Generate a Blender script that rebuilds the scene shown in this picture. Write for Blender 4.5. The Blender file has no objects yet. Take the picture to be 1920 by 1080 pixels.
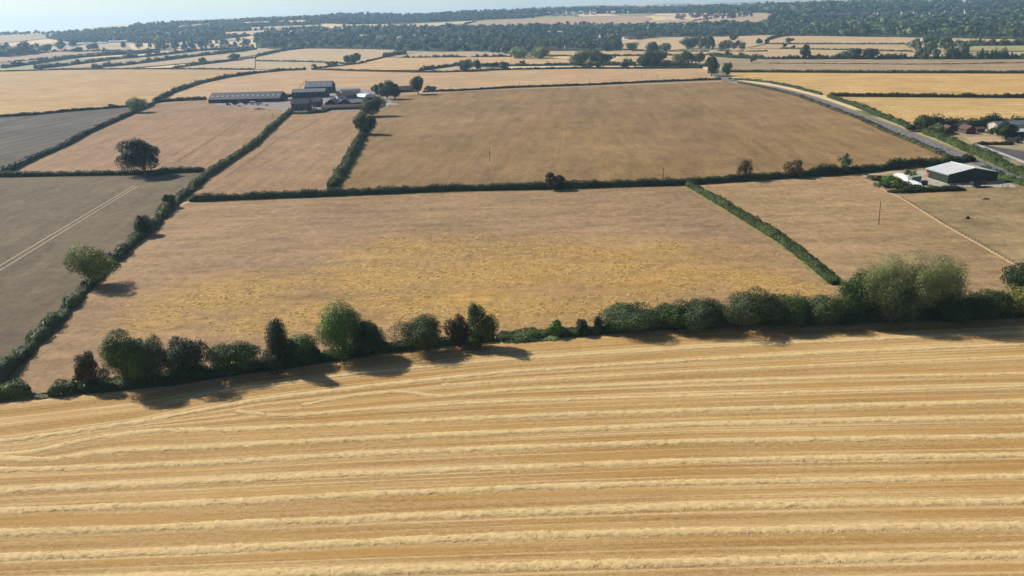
import bpy, math, random
import numpy as np

# ------------------------------------------------------------------ camera, light, exposure
FPX = 1480.0; CAM_H = 74.0; ROLL = math.radians(1.67); HOR = 33.0
SUN_EL = math.radians(37.5); SUN_AZ = math.radians(149.0)      # direction towards the sun, from +X
SUN_STRENGTH = 5.0; SKY_STRENGTH = 0.064; EXPOSURE = 0.6
HAZE_DENSITY = 0.00008; HAZE_COLOR = (0.43, 0.70, 1.0, 1.0)

S = bpy.context.scene
COL = S.collection
_p = math.atan((540 - HOR) * math.cos(ROLL) / FPX)
FWD = np.array([0, math.cos(_p), -math.sin(_p)]); U0 = np.array([0, math.sin(_p), math.cos(_p)]); XX = np.array([1., 0, 0])
RGT = math.cos(ROLL) * XX - math.sin(ROLL) * U0; UPV = math.sin(ROLL) * XX + math.cos(ROLL) * U0

cd = bpy.data.cameras.new("camera"); cam = bpy.data.objects.new("camera", cd); COL.objects.link(cam)
from mathutils import Matrix, Vector
cam.matrix_world = Matrix(((RGT[0], UPV[0], -FWD[0], 0), (RGT[1], UPV[1], -FWD[1], 0), (RGT[2], UPV[2], -FWD[2], CAM_H), (0, 0, 0, 1)))
cd.sensor_width = 36.0; cd.lens = 36.0 * FPX / 1920.0; cd.clip_start = 1.0; cd.clip_end = 60000.0
S.camera = cam

w = bpy.data.worlds.new("World"); S.world = w; w.use_nodes = True
bg = w.node_tree.nodes["Background"]
sky = w.node_tree.nodes.new("ShaderNodeTexSky"); sky.sky_type = 'NISHITA'; sky.sun_disc = False
sky.sun_elevation = SUN_EL; sky.sun_rotation = math.radians(90) - SUN_AZ
sky.air_density = 0.85; sky.dust_density = 0.3; sky.ozone_density = 1.0
w.node_tree.links.new(sky.outputs[0], bg.inputs[0]); bg.inputs[1].default_value = SKY_STRENGTH

sl = bpy.data.lights.new("sun", 'SUN'); sl.energy = SUN_STRENGTH; sl.angle = math.radians(0.53); sl.color = (1.0, 0.93, 0.82)
so = bpy.data.objects.new("sun", sl); COL.objects.link(so)
sv = Vector((math.cos(SUN_EL) * math.cos(SUN_AZ), math.cos(SUN_EL) * math.sin(SUN_AZ), math.sin(SUN_EL)))
so.rotation_euler = sv.to_track_quat('Z', 'Y').to_euler(); so.location = (-300, 200, 400)
S.view_settings.view_transform = 'Standard'; S.view_settings.look = 'None'; S.view_settings.exposure = EXPOSURE; S.view_settings.gamma = 1.0
S.render.engine = 'CYCLES'
S.cycles.use_denoising = True; S.cycles.use_adaptive_sampling = False
S.cycles.max_bounces = 6; S.cycles.diffuse_bounces = 3; S.cycles.volume_bounces = 1; S.cycles.transmission_bounces = 3
S.cycles.use_light_tree = False

# ------------------------------------------------------------------ terrain
R0, R1, R2 = 1800.0, 5200.0, 9500.0
_eu = [-900, 0, 200, 245, 335, 475, 640, 780, 925, 1100, 1200, 1440, 1560, 1700, 1920, 2400]
_ee = [0, -2, 0, 5, 8, 11, 14, 10, 12, 10, 9, 7, 7, 5, 1, 3]
_fu = [-900, 800, 900, 1000, 1100, 1200, 1440, 1600, 1920, 2400]
_fe = [-4, -4, 12, 14, 15.5, 16, 14, 12, 6, 4]
def sm(t):
    t = np.clip(t, 0, 1); return t * t * (3 - 2 * t)
def terrain(x, y):
    x = np.asarray(x, float); y = np.asarray(y, float)
    r = np.hypot(x, y); u = 960 + FPX * np.clip(x / np.maximum(y, 1.0), -1.2, 1.2)
    u = np.where(y > 0, u, np.where(x > 0, 2400, -900))
    h1 = CAM_H + np.interp(u, _eu, _ee) / FPX * R1
    h2 = CAM_H + np.interp(u, _fu, _fe) / FPX * R2
    z = h1 * sm((r - R0) / (R1 - R0)) ** 1.0
    z = z + np.where(r > R1, (np.minimum(h1, 60) - h1) * sm((r - R1) / 1200.0), 0)
    z = z + np.where(r > R1 + 1200, (h2 - np.minimum(h1, 60)) * sm((r - R1 - 1200) / (R2 - R1 - 1200)), 0)
    z = z - np.where(r > R2, 90 * sm((r - R2) / 2500.0), 0)
    z = z + np.clip((r - R0) / 800, 0, 1) * 3.0 * np.sin(x * 0.004 + 1.3) * np.sin(y * 0.0031)
    return z
def at(u, v):
    """world ground point seen at a pixel of the photograph"""
    d = FPX * FWD + (u - 960) * RGT + (540 - v) * UPV
    d = d / np.linalg.norm(d)
    hl = math.hypot(d[0], d[1])
    if d[2] < 0:
        t = -CAM_H / d[2]
        if t * hl < R0:
            return np.array([d[0] * t, d[1] * t, 0.0])
    tt = np.arange((R0 - 5) / hl, 11500, 20.0); hit = CAM_H + d[2] * tt < terrain(d[0] * tt, d[1] * tt)
    if hit.any():
        k = int(np.argmax(hit)); t0 = tt[max(k - 1, 0)]; fine = np.linspace(t0, tt[k], 41)
        h2 = CAM_H + d[2] * fine < terrain(d[0] * fine, d[1] * fine); p = d * fine[int(np.argmax(h2))]
    else:
        p = d * 11000 / hl
    return np.array([p[0], p[1], float(terrain(p[0], p[1]))])
def proj(p):
    q = np.array([p[0], p[1], p[2] - CAM_H]); k = FPX / q.dot(FWD)
    return 960 + k * q.dot(RGT), 540 - k * q.dot(UPV)
def height(p, vtop):
    lo, hi = 0.0, 80.0
    for _ in range(30):
        m = (lo + hi) / 2
        if proj((p[0], p[1], p[2] + m))[1] > vtop: lo = m
        else: hi = m
    return lo
def mpp(p):                       # metres per photo pixel at a point
    return np.array([p[0], p[1], p[2] - CAM_H]).dot(FWD) / FPX

# ------------------------------------------------------------------ materials
def rgb(r, g, b):                 # sRGB 0-255 -> linear
    f = lambda c: (c / 255 / 12.92) if c / 255 <= 0.04045 else ((c / 255 + 0.055) / 1.055) ** 2.4
    return (f(r), f(g), f(b), 1.0)
class NT:
    def __init__(s, name):
        s.m = bpy.data.materials.new(name); s.m.use_nodes = True; s.t = s.m.node_tree
        s.b = s.t.nodes["Principled BSDF"]; s.b.inputs["Roughness"].default_value = 0.9
        s.b.inputs["Specular IOR Level"].default_value = 0.2; s.out = s.t.nodes["Material Output"]
    def n(s, typ, **kw):
        nd = s.t.nodes.new("ShaderNode" + typ)
        for k, v in kw.items():
            if hasattr(nd, k) and not k.startswith("i_"): setattr(nd, k, v)
        return nd
    def l(s, a, b): s.t.links.new(a, b)
    def pos(s): return s.n("NewGeometry").outputs["Position"]
    def mapping(s, src, rot=0, scale=(1, 1, 1), loc=(0, 0, 0)):
        m = s.n("Mapping"); m.inputs["Rotation"].default_value = (0, 0, rot); m.inputs["Scale"].default_value = scale
        m.inputs["Location"].default_value = loc; s.l(src, m.inputs[0]); return m.outputs[0]
    def noise(s, vec, scale, detail=3, rough=0.55, dist=0.0):
        n = s.n("TexNoise"); n.inputs["Scale"].default_value = scale; n.inputs["Detail"].default_value = detail
        n.inputs["Roughness"].default_value = rough; n.inputs["Distortion"].default_value = dist
        s.l(vec, n.inputs["Vector"]); return n.outputs["Fac"]
    def math(s, op, a, b=None, clamp=False):
        n = s.n("Math"); n.operation = op; n.use_clamp = clamp
        for i, x in enumerate((a, b)):
            if x is None: continue
            if isinstance(x, (int, float)): n.inputs[i].default_value = x
            else: s.l(x, n.inputs[i])
        return n.outputs[0]
    def remap(s, x, a, b, c=0.0, d=1.0):
        n = s.n("MapRange"); s.l(x, n.inputs[0])
        for i, q in enumerate((a, b, c, d)): n.inputs[1 + i].default_value = q
        return n.outputs[0]
    def mix(s, fac, a, b, blend='MIX'):
        n = s.n("Mix"); n.data_type = 'RGBA'; n.blend_type = blend
        for i, x in ((0, fac), (6, a), (7, b)):
            if isinstance(x, (int, float)): n.inputs[i].default_value = x
            elif isinstance(x, tuple): n.inputs[i].default_value = x
            else: s.l(x, n.inputs[i])
        return n.outputs[2]
    def bump(s, h, strength=0.5, dist=0.1):
        n = s.n("Bump"); n.inputs["Strength"].default_value = strength; n.inputs["Distance"].default_value = dist
        s.l(h, n.inputs["Height"]); s.l(n.outputs[0], s.b.inputs["Normal"])
    def color(s, c):
        if isinstance(c, tuple): s.b.inputs["Base Color"].default_value = c
        else: s.l(c, s.b.inputs["Base Color"])

def plain(name, c, rough=0.7, var=0.15, nscale=0.6, metal=0.0, wave=None, rot=0):
    t = NT(name); p = t.pos(); n = t.noise(p, nscale, 4)
    d = tuple(x * (1 - var) for x in c[:3]) + (1,); e = tuple(min(1, x * (1 + var)) for x in c[:3]) + (1,)
    col = t.mix(t.remap(n, .3, .7), d, e)
    if wave:
        wv = t.n("TexWave"); wv.inputs["Scale"].default_value = wave; t.l(t.mapping(p, rot), wv.inputs["Vector"])
        col = t.mix(t.math('MULTIPLY', wv.outputs["Fac"], 0.25), col, tuple(x * .6 for x in c[:3]) + (1,))
    t.color(col); t.b.inputs["Roughness"].default_value = rough; t.b.inputs["Metallic"].default_value = metal
    return t.m

def leafmat(name, dark, light, trans=0.22, patch=0.25, wi=.65, wp=.4):
    t = NT(name); g = t.n("NewGeometry"); n = t.noise(g.outputs["Position"], patch, 2)
    f = t.math('ADD', t.math('MULTIPLY', g.outputs["Random Per Island"], wi), t.math('MULTIPLY', t.remap(n, .35, .65), wp), True)
    f = t.math('POWER', f, 1.5)
    oi = t.n("ObjectInfo")
    c = t.mix(f, dark, light)
    hs = t.n("HueSaturation"); t.l(c, hs.inputs["Color"]); t.l(t.remap(oi.outputs["Random"], 0, 1, .485, .515), hs.inputs["Hue"])
    t.l(t.remap(oi.outputs["Random"], 0, 1, .8, 1.2), hs.inputs["Value"])
    t.color(hs.outputs[0]); t.b.inputs["Roughness"].default_value = 0.6
    tr = t.n("BsdfTranslucent"); t.l(hs.outputs[0], tr.inputs[0]); mx = t.n("MixShader"); mx.inputs[0].default_value = trans * .55
    t.l(t.b.outputs[0], mx.inputs[1]); t.l(tr.outputs[0], mx.inputs[2]); t.l(mx.outputs[0], t.out.inputs[0])
    return t.m

def fieldmat(name, c1, c2, a, b, period=8.0, stripe=0.35, patch=0.012, pamt=0.5, grain=0.35, green=None, gamt=0.0, bump=0.3, blobs=None, blobcol=None, finest=1.4, speck=1.4, tram=0):
    """ploughed / stubble / pasture field: rows run from photo pixel a to b"""
    A, B = at(*a), at(*b); ang = math.atan2(B[1] - A[1], B[0] - A[0])
    t = NT(name); p = t.pos(); q = t.mapping(p, 0, (1, 1, 1)); vr = t.n("VectorRotate"); vr.rotation_type = 'Z_AXIS'
    vr.inputs["Angle"].default_value = -ang; t.l(p, vr.inputs["Vector"]); rv = vr.outputs[0]
    big = t.noise(p, patch, 4, .6)
    row = t.noise(t.mapping(rv, 0, (0.012, 1.0 / period, 1)), 1.0, 3, .6)
    fine = t.noise(t.mapping(rv, 0, (0.12, 1.0, 1)), finest, 3, .7)
    gr = t.noise(p, 0.9, 5, .75)
    f = t.math('ADD', t.math('MULTIPLY', t.remap(big, .3, .7), pamt), t.math('MULTIPLY', t.remap(row, .35, .65), stripe))
    f = t.math('ADD', f, t.math('MULTIPLY', t.math('SUBTRACT', fine, .5), grain * 1.2))
    f = t.math('ADD', f, t.math('MULTIPLY', t.math('SUBTRACT', gr, .5), grain * 1.6), True)
    col = t.mix(f, c1, c2)
    if green:
        gn = t.noise(p, patch * 2.3, 5, .65); col = t.mix(t.math('MULTIPLY', t.remap(gn, .52, .68), gamt), col, green)
    if blobs:
        acc = None
        for (cx, cy, rx, ry, wgt) in blobs:
            m = t.mapping(p, 0, (1 / rx, 1 / ry, 0), (-cx / rx, -cy / ry, 0))
            ln = t.n("VectorMath"); ln.operation = 'LENGTH'; t.l(m, ln.inputs[0])
            k = t.remap(ln.outputs["Value"], 1.15, 0.3, 0, wgt)
            acc = k if acc is None else t.math('MAXIMUM', acc, k)
        bn = t.noise(t.mapping(p, 0, (1, 1.8, 1)), 0.06, 5, .7); bn2 = t.noise(t.mapping(p, 0.4, (0.6, 2.0, 1)), 0.55, 4, .7)
        k = t.math('MULTIPLY', acc, t.remap(bn, .30, .5)); k = t.math('MULTIPLY', k, t.remap(bn2, .25, .6, .5, 1.0), True)
        col = t.mix(k, col, blobcol)
    sp = t.noise(t.mapping(p, 0, (1, .8, 1)), .33, 4, .75); sp2 = t.noise(t.mapping(rv, 0, (.5, 1.2, 1)), .10, 4, .7); sp3 = t.noise(p, .022, 4, .65)
    val = t.math('MULTIPLY', t.math('SUBTRACT', sp, .5), speck)
    val = t.math('ADD', val, t.math('MULTIPLY', t.math('SUBTRACT', sp2, .5), speck * .7)); val = t.math('ADD', val, t.math('MULTIPLY', t.math('SUBTRACT', sp3, .5), speck * .5))
    if tram:
        sx = t.n("SeparateXYZ"); t.l(rv, sx.inputs[0]); wob = t.math('MULTIPLY', t.noise(p, .01, 2), 3.0)
        fr = t.math('FRACT', t.math('DIVIDE', t.math('ADD', sx.outputs[1], wob), tram)); d1 = t.math('ABSOLUTE', t.math('SUBTRACT', fr, .44)); d2 = t.math('ABSOLUTE', t.math('SUBTRACT', fr, .56)); dm = t.math('MINIMUM', d1, d2)
        k = t.remap(dm, .022, .05, .15, 0.0); val = t.math('ADD', val, t.math('MULTIPLY', k, t.remap(t.noise(p, .015, 3), .42, .6)))
    val = t.math('ADD', val, 1.0)
    hs = t.n("HueSaturation"); t.l(col, hs.inputs["Color"]); t.l(val, hs.inputs["Value"]); hs.inputs["Saturation"].default_value = 1.06; col = hs.outputs[0]
    t.color(col)
    t.bump(t.math('ADD', t.math('ADD', gr, sp), t.math('MULTIPLY', fine, .7)), bump * 1.6, 0.45)
    return t.m

# ------------------------------------------------------------------ objects
def tag(o, label=None, cat=None, group=None, kind=None):
    if label: o["label"] = label
    if cat: o["category"] = cat
    if group: o["group"] = group
    if kind: o["kind"] = kind
    return o
def meshobj(name, verts, faces, mat, parent=None, smooth=False, me=None):
    if me is None:
        me = mkmesh(name, verts, faces, mat, smooth)
    o = bpy.data.objects.new(name, me); COL.objects.link(o)
    if parent is not None: o.parent = parent
    return o
def mkmesh(name, verts, faces, mat, smooth=False):
    me = bpy.data.meshes.new(name)
    verts = np.asarray(verts, np.float32).reshape(-1, 3)
    if isinstance(faces, np.ndarray):
        k = faces.shape[1]; nf = len(faces)
        me.vertices.add(len(verts)); me.vertices.foreach_set("co", verts.ravel())
        me.loops.add(nf * k); me.loops.foreach_set("vertex_index", faces.astype(np.int32).ravel())
        me.polygons.add(nf); me.polygons.foreach_set("loop_start", np.arange(0, nf * k, k, dtype=np.int32))
        if smooth: me.polygons.foreach_set("use_smooth", np.ones(nf, bool))
        me.update(calc_edges=True)
    else:
        me.from_pydata([tuple(map(float, v)) for v in verts], [], [tuple(f) for f in faces]); me.update()
        if smooth:
            for p in me.polygons: p.use_smooth = True
    mats = mat if isinstance(mat, (list, tuple)) else [mat]
    for m in mats:
        me.materials.append(m)
    return me
def empty(name, loc, rz=0.0):
    o = bpy.data.objects.new(name, None); COL.objects.link(o); o.location = tuple(map(float, loc)); o.rotation_euler = (0, 0, rz)
    o.empty_display_size = 1.0
    return o
class MB:
    def __init__(s): s.v = []; s.f = []
    def box(s, x0, x1, y0, y1, z0, z1):
        k = len(s.v); s.v += [(x0, y0, z0), (x1, y0, z0), (x1, y1, z0), (x0, y1, z0), (x0, y0, z1), (x1, y0, z1), (x1, y1, z1), (x0, y1, z1)]
        s.f += [(k, k + 3, k + 2, k + 1), (k + 4, k + 5, k + 6, k + 7), (k, k + 1, k + 5, k + 4), (k + 1, k + 2, k + 6, k + 5), (k + 2, k + 3, k + 7, k + 6), (k + 3, k, k + 4, k + 7)]
        return s
    def prism(s, prof, axis, a, b):          # prof: 2D polygon; extruded along axis ('x' or 'y') from a to b
        k = len(s.v); n = len(prof)
        for t in (a, b):
            for (p, z) in prof: s.v.append((t, p, z) if axis == 'x' else (p, t, z))
        s.f.append(tuple(range(k, k + n))); s.f.append(tuple(range(k + 2 * n - 1, k + n - 1, -1)))
        for i in range(n):
            j = (i + 1) % n; s.f.append((k + i, k + n + i, k + n + j, k + j))
        return s
    def tube(s, pts, rad, n=6):
        pts = [np.array(p, float) for p in pts]; k = len(s.v)
        for i, p in enumerate(pts):
            d = pts[min(i + 1, len(pts) - 1)] - pts[max(i - 1, 0)]; d = d / (np.linalg.norm(d) + 1e-9)
            a = np.cross(d, (0.3, 0.1, 1.0) if abs(d[2]) < .9 else (1.0, 0, 0)); a /= np.linalg.norm(a) + 1e-9; b = np.cross(d, a)
            for j in range(n):
                th = 2 * math.pi * j / n; s.v.append(tuple(p + rad[i] * (math.cos(th) * a + math.sin(th) * b)))
        for i in range(len(pts) - 1):
            for j in range(n):
                s.f.append((k + i * n + j, k + i * n + (j + 1) % n, k + (i + 1) * n + (j + 1) % n, k + (i + 1) * n + j))
        s.f.append(tuple(range(k, k + n))[::-1]); s.f.append(tuple(range(k + (len(pts) - 1) * n, k + len(pts) * n)))
        return s
    def cyl(s, c, r, axis, a, b, n=14):
        prof = [(c[0] + r * math.cos(2 * math.pi * i / n), c[1] + r * math.sin(2 * math.pi * i / n)) for i in range(n)]
        return s.prism(prof, axis, a, b)
    def build(s, name, mat, parent=None, smooth=False): return meshobj(name, s.v, s.f, mat, parent, smooth)

# leaves: many small quads
def leafquads(rng, c, n, s, asp=0.7):
    N = len(c); r = rng.normal(size=(N, 3)); a = np.cross(n, r); a /= np.linalg.norm(a, axis=1, keepdims=True) + 1e-9
    b = np.cross(n, a); s = np.asarray(s).reshape(-1, 1) * 0.5; b = b * asp
    v = np.empty((N, 4, 3)); v[:, 0] = c - a * s - b * s * .6; v[:, 1] = c + a * s * .4 - b * s; v[:, 2] = c + a * s + b * s * .6; v[:, 3] = c - a * s * .4 + b * s
    return v.reshape(-1, 3), np.arange(4 * N).reshape(N, 4)
def unit(v): return v / (np.linalg.norm(v, axis=-1, keepdims=True) + 1e-9)

def crown_points(rng, W, Hc, z0, kind, n, D=None):
    """points and normals filling a crown W wide, D deep, Hc tall, starting at z0"""
    D = D or W
    if kind == 'conifer':
        z = rng.random(n) ** 1.4; lay = np.round(z * 9) / 9; z = z * .4 + lay * .6
        th = rng.random(n) * 2 * math.pi; rad = (1 - z) * (0.75 + .25 * rng.random(n)) * (1 + .15 * np.sin(th * 5 + lay * 20))
        c = np.stack([rad * np.cos(th) * W / 2, rad * np.sin(th) * D / 2, z0 + z * Hc + .04 * Hc * (rng.random(n) - .5)], 1)
        return c, unit(np.stack([np.cos(th), np.sin(th), np.full(n, .6)], 1) + rng.normal(size=(n, 3)) * .4), None
    K = {'oak': 24, 'round': 17, 'bush': 17, 'willow': 26, 'sparse': 16, 'poplar': 14, 'tall': 13, 'far': 9}[kind]
    d = unit(rng.normal(size=(K, 3))); rr = rng.random(K) ** .45 * .68
    if kind in ('bush',): d[:, 2] = np.abs(d[:, 2]) * 1.0 - .25
    cen = d * rr[:, None]
    if kind == 'oak': cen[:, 2] = np.where(cen[:, 2] < -.1, cen[:, 2] * .6 - .1, cen[:, 2])
    if kind == 'willow': cen[:, 2] = cen[:, 2] * .8 + .12; 
    if kind in ('poplar', 'tall'): cen[:, :2] *= .7
    if kind == 'tall':
        cen[:, 2] = rng.uniform(-.78, .72, K); a_ = rng.random(K) * 6.283; q_ = np.clip(.62 - .5 * cen[:, 2], .14, 1.0) * rng.random(K) ** .6
        cen[:, 0] = np.cos(a_) * q_; cen[:, 1] = np.sin(a_) * q_
    lr = {'oak': .33, 'round': .38, 'bush': .40, 'willow': .30, 'sparse': .24, 'poplar': .36, 'tall': .43, 'far': .46}[kind] * (0.55 + .8 * rng.random(K))
    cen[0] = (0, 0, -.05); lr[0] = {'willow': .5, 'sparse': .3}.get(kind, .62)
    if K > 10: cen[1:7, :2] *= 1.25
    w = lr ** 2; idx = rng.choice(K, n, p=w / w.sum())
    nd = unit(rng.normal(size=(n, 3)) + np.array([0, 0, .25])); 
    jit = 1.0 - .35 * rng.random(n) ** 2 + .06 * rng.normal(size=n)
    if kind not in ('far', 'poplar'): jit = jit * (1 + .22 * (vn(nd[:, 0] * 3.1 + idx * 1.7, nd[:, 2] * 3.1 + nd[:, 1] * 2.3) - .5))
    if kind in ('sparse', 'willow'): jit = rng.random(n) ** (.5 if kind == 'sparse' else .3) * 1.1
    p = cen[idx] + nd * (lr[idx] * jit)[:, None]
    nrm = unit(nd * .8 + unit(p) * .5 + rng.normal(size=(n, 3)) * .45)
    lim = np.linalg.norm(p, axis=1); keep = lim > .12
    p = p[keep]; nrm = nrm[keep]
    p[:, 2] = np.maximum(p[:, 2], -.98 + .1 * rng.random(len(p)))
    mx = np.percentile(np.abs(p[:, :2]), 98.5); zt = np.percentile(p[:, 2], 99.3); zb = p[:, 2].min()
    sc = np.array([W / 2 / mx, D / 2 / mx, Hc / (zt - zb)])
    q = p * sc; q[:, 2] += z0 - zb * sc[2]
    cc = cen * sc; cc[:, 2] += z0 - zb * sc[2]
    return q, nrm, cc

def tree_meshes(rng, W, Ht, kind, n, leaf, lmat, tmat, trunkfrac=0.12, D=None):
    z0 = Ht * trunkfrac
    p, nr, cc = crown_points(rng, W, Ht - z0, z0, kind, n, D)
    s = leaf * (0.6 + .9 * rng.random(len(p)))
    if kind in ('willow', 'sparse'): s = s * .85
    v, f = leafquads(rng, p, nr, s * (1.2 if kind == 'willow' else 1), .4 if kind == 'willow' else .7)
    crown = mkmesh("crown", v, f, lmat)
    b = MB(); tr = max(.12, Ht * .028)
    b.tube([(0, 0, -.3), (.05, 0, z0 * .6), (0, .05, z0 + (Ht - z0) * .25), (0, 0, z0 + (Ht - z0) * .6)], [tr * 1.4, tr, tr * .8, tr * .35], 7)
    if cc is not None:
        for c in cc[rng.choice(len(cc), min(len(cc), 12 if kind in ('willow', 'sparse') else 6), replace=False)]:
            m = np.array([c[0] * .35, c[1] * .35, z0 * .6 + (c[2] - z0 * .6) * .5])
            b.tube([(0, 0, z0 * .6), m, c], [tr * .6, tr * .4, tr * .13], 5)
    trunk = mkmesh("trunk", b.v, b.f, tmat)
    return crown, trunk
_lat = np.random.RandomState(7).rand(256, 256)
def vn(x, y):
    x = np.asarray(x, float); y = np.asarray(y, float); xi = np.floor(x).astype(int); yi = np.floor(y).astype(int); fx = x - xi; fy = y - yi
    fx = fx * fx * (3 - 2 * fx); fy = fy * fy * (3 - 2 * fy); g = lambda a, b: _lat[a & 255, b & 255]
    return (g(xi, yi) * (1 - fx) + g(xi + 1, yi) * fx) * (1 - fy) + (g(xi, yi + 1) * (1 - fx) + g(xi + 1, yi + 1) * fx) * fy
def fbm(x, y, o=4):
    s = 0; a = .5; t = 0
    for i in range(o): s = s + a * vn(x * 2 ** i + 17 * i, y * 2 ** i + 31 * i); t += a; a *= .5
    return s / t
RNG = np.random.default_rng(11)

# ------------------------------------------------------------------ material library
M = {}
M['leaf_dark'] = leafmat("leaf_dark", (0.007, 0.017, 0.005, 1), (0.045, 0.075, 0.014, 1), 0.1)
M['leaf_mid'] = leafmat("leaf_mid", (0.012, 0.028, 0.006, 1), (0.085, 0.135, 0.018, 1), 0.16)
M['leaf_bright'] = leafmat("leaf_bright", (0.017, 0.045, 0.008, 1), (0.12, 0.23, 0.022, 1), 0.2)
M['leaf_pale'] = leafmat("leaf_pale", (0.08, 0.10, 0.035, 1), (0.33, 0.40, 0.14, 1), 0.3)
M['leaf_yellow'] = leafmat("leaf_yellow", (0.05, 0.07, 0.012, 1), (0.30, 0.31, 0.06, 1), 0.25)
M['leaf_grey'] = leafmat("leaf_grey", (0.02, 0.034, 0.014, 1), (0.12, 0.155, 0.045, 1), 0.18)
M['leaf_brown'] = leafmat("leaf_brown", (0.022, 0.02, 0.006, 1), (0.13, 0.095, 0.03, 1), 0.12)
M['leaf_rust'] = leafmat("leaf_rust", (0.06, 0.032, 0.01, 1), (0.25, 0.15, 0.045, 1), 0.15)
M['leaf_far'] = leafmat("leaf_far", (.010, .022, .009, 1), (.105, .145, .045, 1), .08, .04, .12, 1.0)
M['leaf_farpale'] = leafmat("leaf_far_pale", (.035, .055, .022, 1), (.15, .18, .075, 1), .1, .03)
M['hedge'] = leafmat("hedge_leaf", (.008, .018, .004, 1), (.060, .088, .018, 1), .1, .1)
M['hedge_green'] = leafmat("hedge_green_leaf", (.014, .030, .006, 1), (.11, .155, .028, 1), .14, .1)
M['hedge_dry'] = leafmat("hedge_dry_leaf", (.035, .04, .012, 1), (.16, .15, .055, 1), .1, .1)
M['bark'] = plain("bark", (.11, .085, .06, 1), .9, .3, 3)
M['soil'] = plain("dark_soil_core", (.012, .016, .008, 1), 1)
M['straw'] = None

# ------------------------------------------------------------------ ground sheet
def ground():
    az = np.concatenate([np.arange(-180, -50, 6.0), np.arange(-50, 50, .6), np.arange(50, 180, 6.0)])
    az = np.radians(az); r = np.concatenate([[40, 120, 300, 600, 900, 1200, 1500], np.arange(1700, 6600, 45.0), np.arange(6700, 12300, 300.0)])
    A, Rr = np.meshgrid(az, r); x = Rr * np.sin(A); y = Rr * np.cos(A); z = terrain(x, y)
    V = np.stack([x, y, z], -1).reshape(-1, 3); na = len(az); nr = len(r)
    i, j = np.meshgrid(np.arange(nr - 1), np.arange(na), indexing='ij'); jn = (j + 1) % na
    F = np.stack([i * na + jn, i * na + j, (i + 1) * na + j, (i + 1) * na + jn], -1).reshape(-1, 4)
    V = np.vstack([V, [[0, 0, 0]]]); 
    t = NT("farmland_ground"); p = t.pos()
    fl = t.mapping(p, .35, (1, .55, 0))
    vo = t.n("TexVoronoi"); vo.voronoi_dimensions = '2D'; vo.inputs["Scale"].default_value = 0.0042; t.l(fl, vo.inputs["Vector"])
    sepc = t.n("SeparateColor"); t.l(vo.outputs["Color"], sepc.inputs[0])
    c = t.mix(t.remap(sepc.outputs[0], .35, .4), rgb(150, 138, 108), rgb(196, 172, 135))
    c = t.mix(t.remap(sepc.outputs[1], .62, .66), c, rgb(120, 128, 90))
    ve = t.n("TexVoronoi"); ve.voronoi_dimensions = '2D'; ve.feature = 'DISTANCE_TO_EDGE'; ve.inputs["Scale"].default_value = 0.0042; t.l(fl, ve.inputs["Vector"])
    c = t.mix(t.remap(ve.outputs["Distance"], .03, .06), rgb(60, 75, 45), c)
    n = t.noise(p, .02, 5, .6); c = t.mix(t.remap(n, .3, .7, 0, .4), c, rgb(170, 148, 112)); t.color(c)
    F = F[:, ::-1]
    tri = [[j, (j + 1) % na, len(V) - 1, len(V) - 1] for j in range(na)]
    me = mkmesh("ground", V, np.vstack([F]), t.m, True)
    o = meshobj("ground", None, None, None, me=me); tag(o, "tan farmland rolling away to wooded hills on the horizon", "ground", kind="structure")
    b = [(float(V[j][0]), float(V[j][1]), 0.0) for j in range(na)]
    c0 = meshobj("ground_under_camera", b, [tuple(range(na))[::-1]], t.m); tag(c0, kind="structure", label="dry ground straight below the drone outside the picture", cat="ground")
    # flat wide circle so that nothing is missing under the camera
ground()

import bmesh
def sheet(name, poly, mat, off, label, cat="field", step=90.0, px=True, group=None):
    pts = [at(*q) for q in poly] if px else [np.array(q, float) for q in poly]
    bm = bmesh.new(); vs = [bm.verts.new((p[0], p[1], 0)) for p in pts]; f = bm.faces.new(vs); f.normal_update()
    if f.normal.z < 0: f.normal_flip()
    far = max(math.hypot(p[0], p[1]) for p in pts) > R0
    bmesh.ops.triangulate(bm, faces=bm.faces[:])
    if far:
        for _ in range(7):
            es = [e for e in bm.edges if e.calc_length() > step]
            if not es or len(bm.faces) > 30000: break
            bmesh.ops.subdivide_edges(bm, edges=es, cuts=1); bmesh.ops.triangulate(bm, faces=[q for q in bm.faces if len(q.verts) > 3])
        for v in bm.verts: v.co.z = float(terrain(v.co.x, v.co.y))
    for v in bm.verts: v.co.z += off
    me = bpy.data.meshes.new(name); bm.to_mesh(me); bm.free(); me.materials.append(mat)
    o = meshobj(name, None, None, None, me=me); tag(o, label, cat, group, "structure")
    return o

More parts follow.
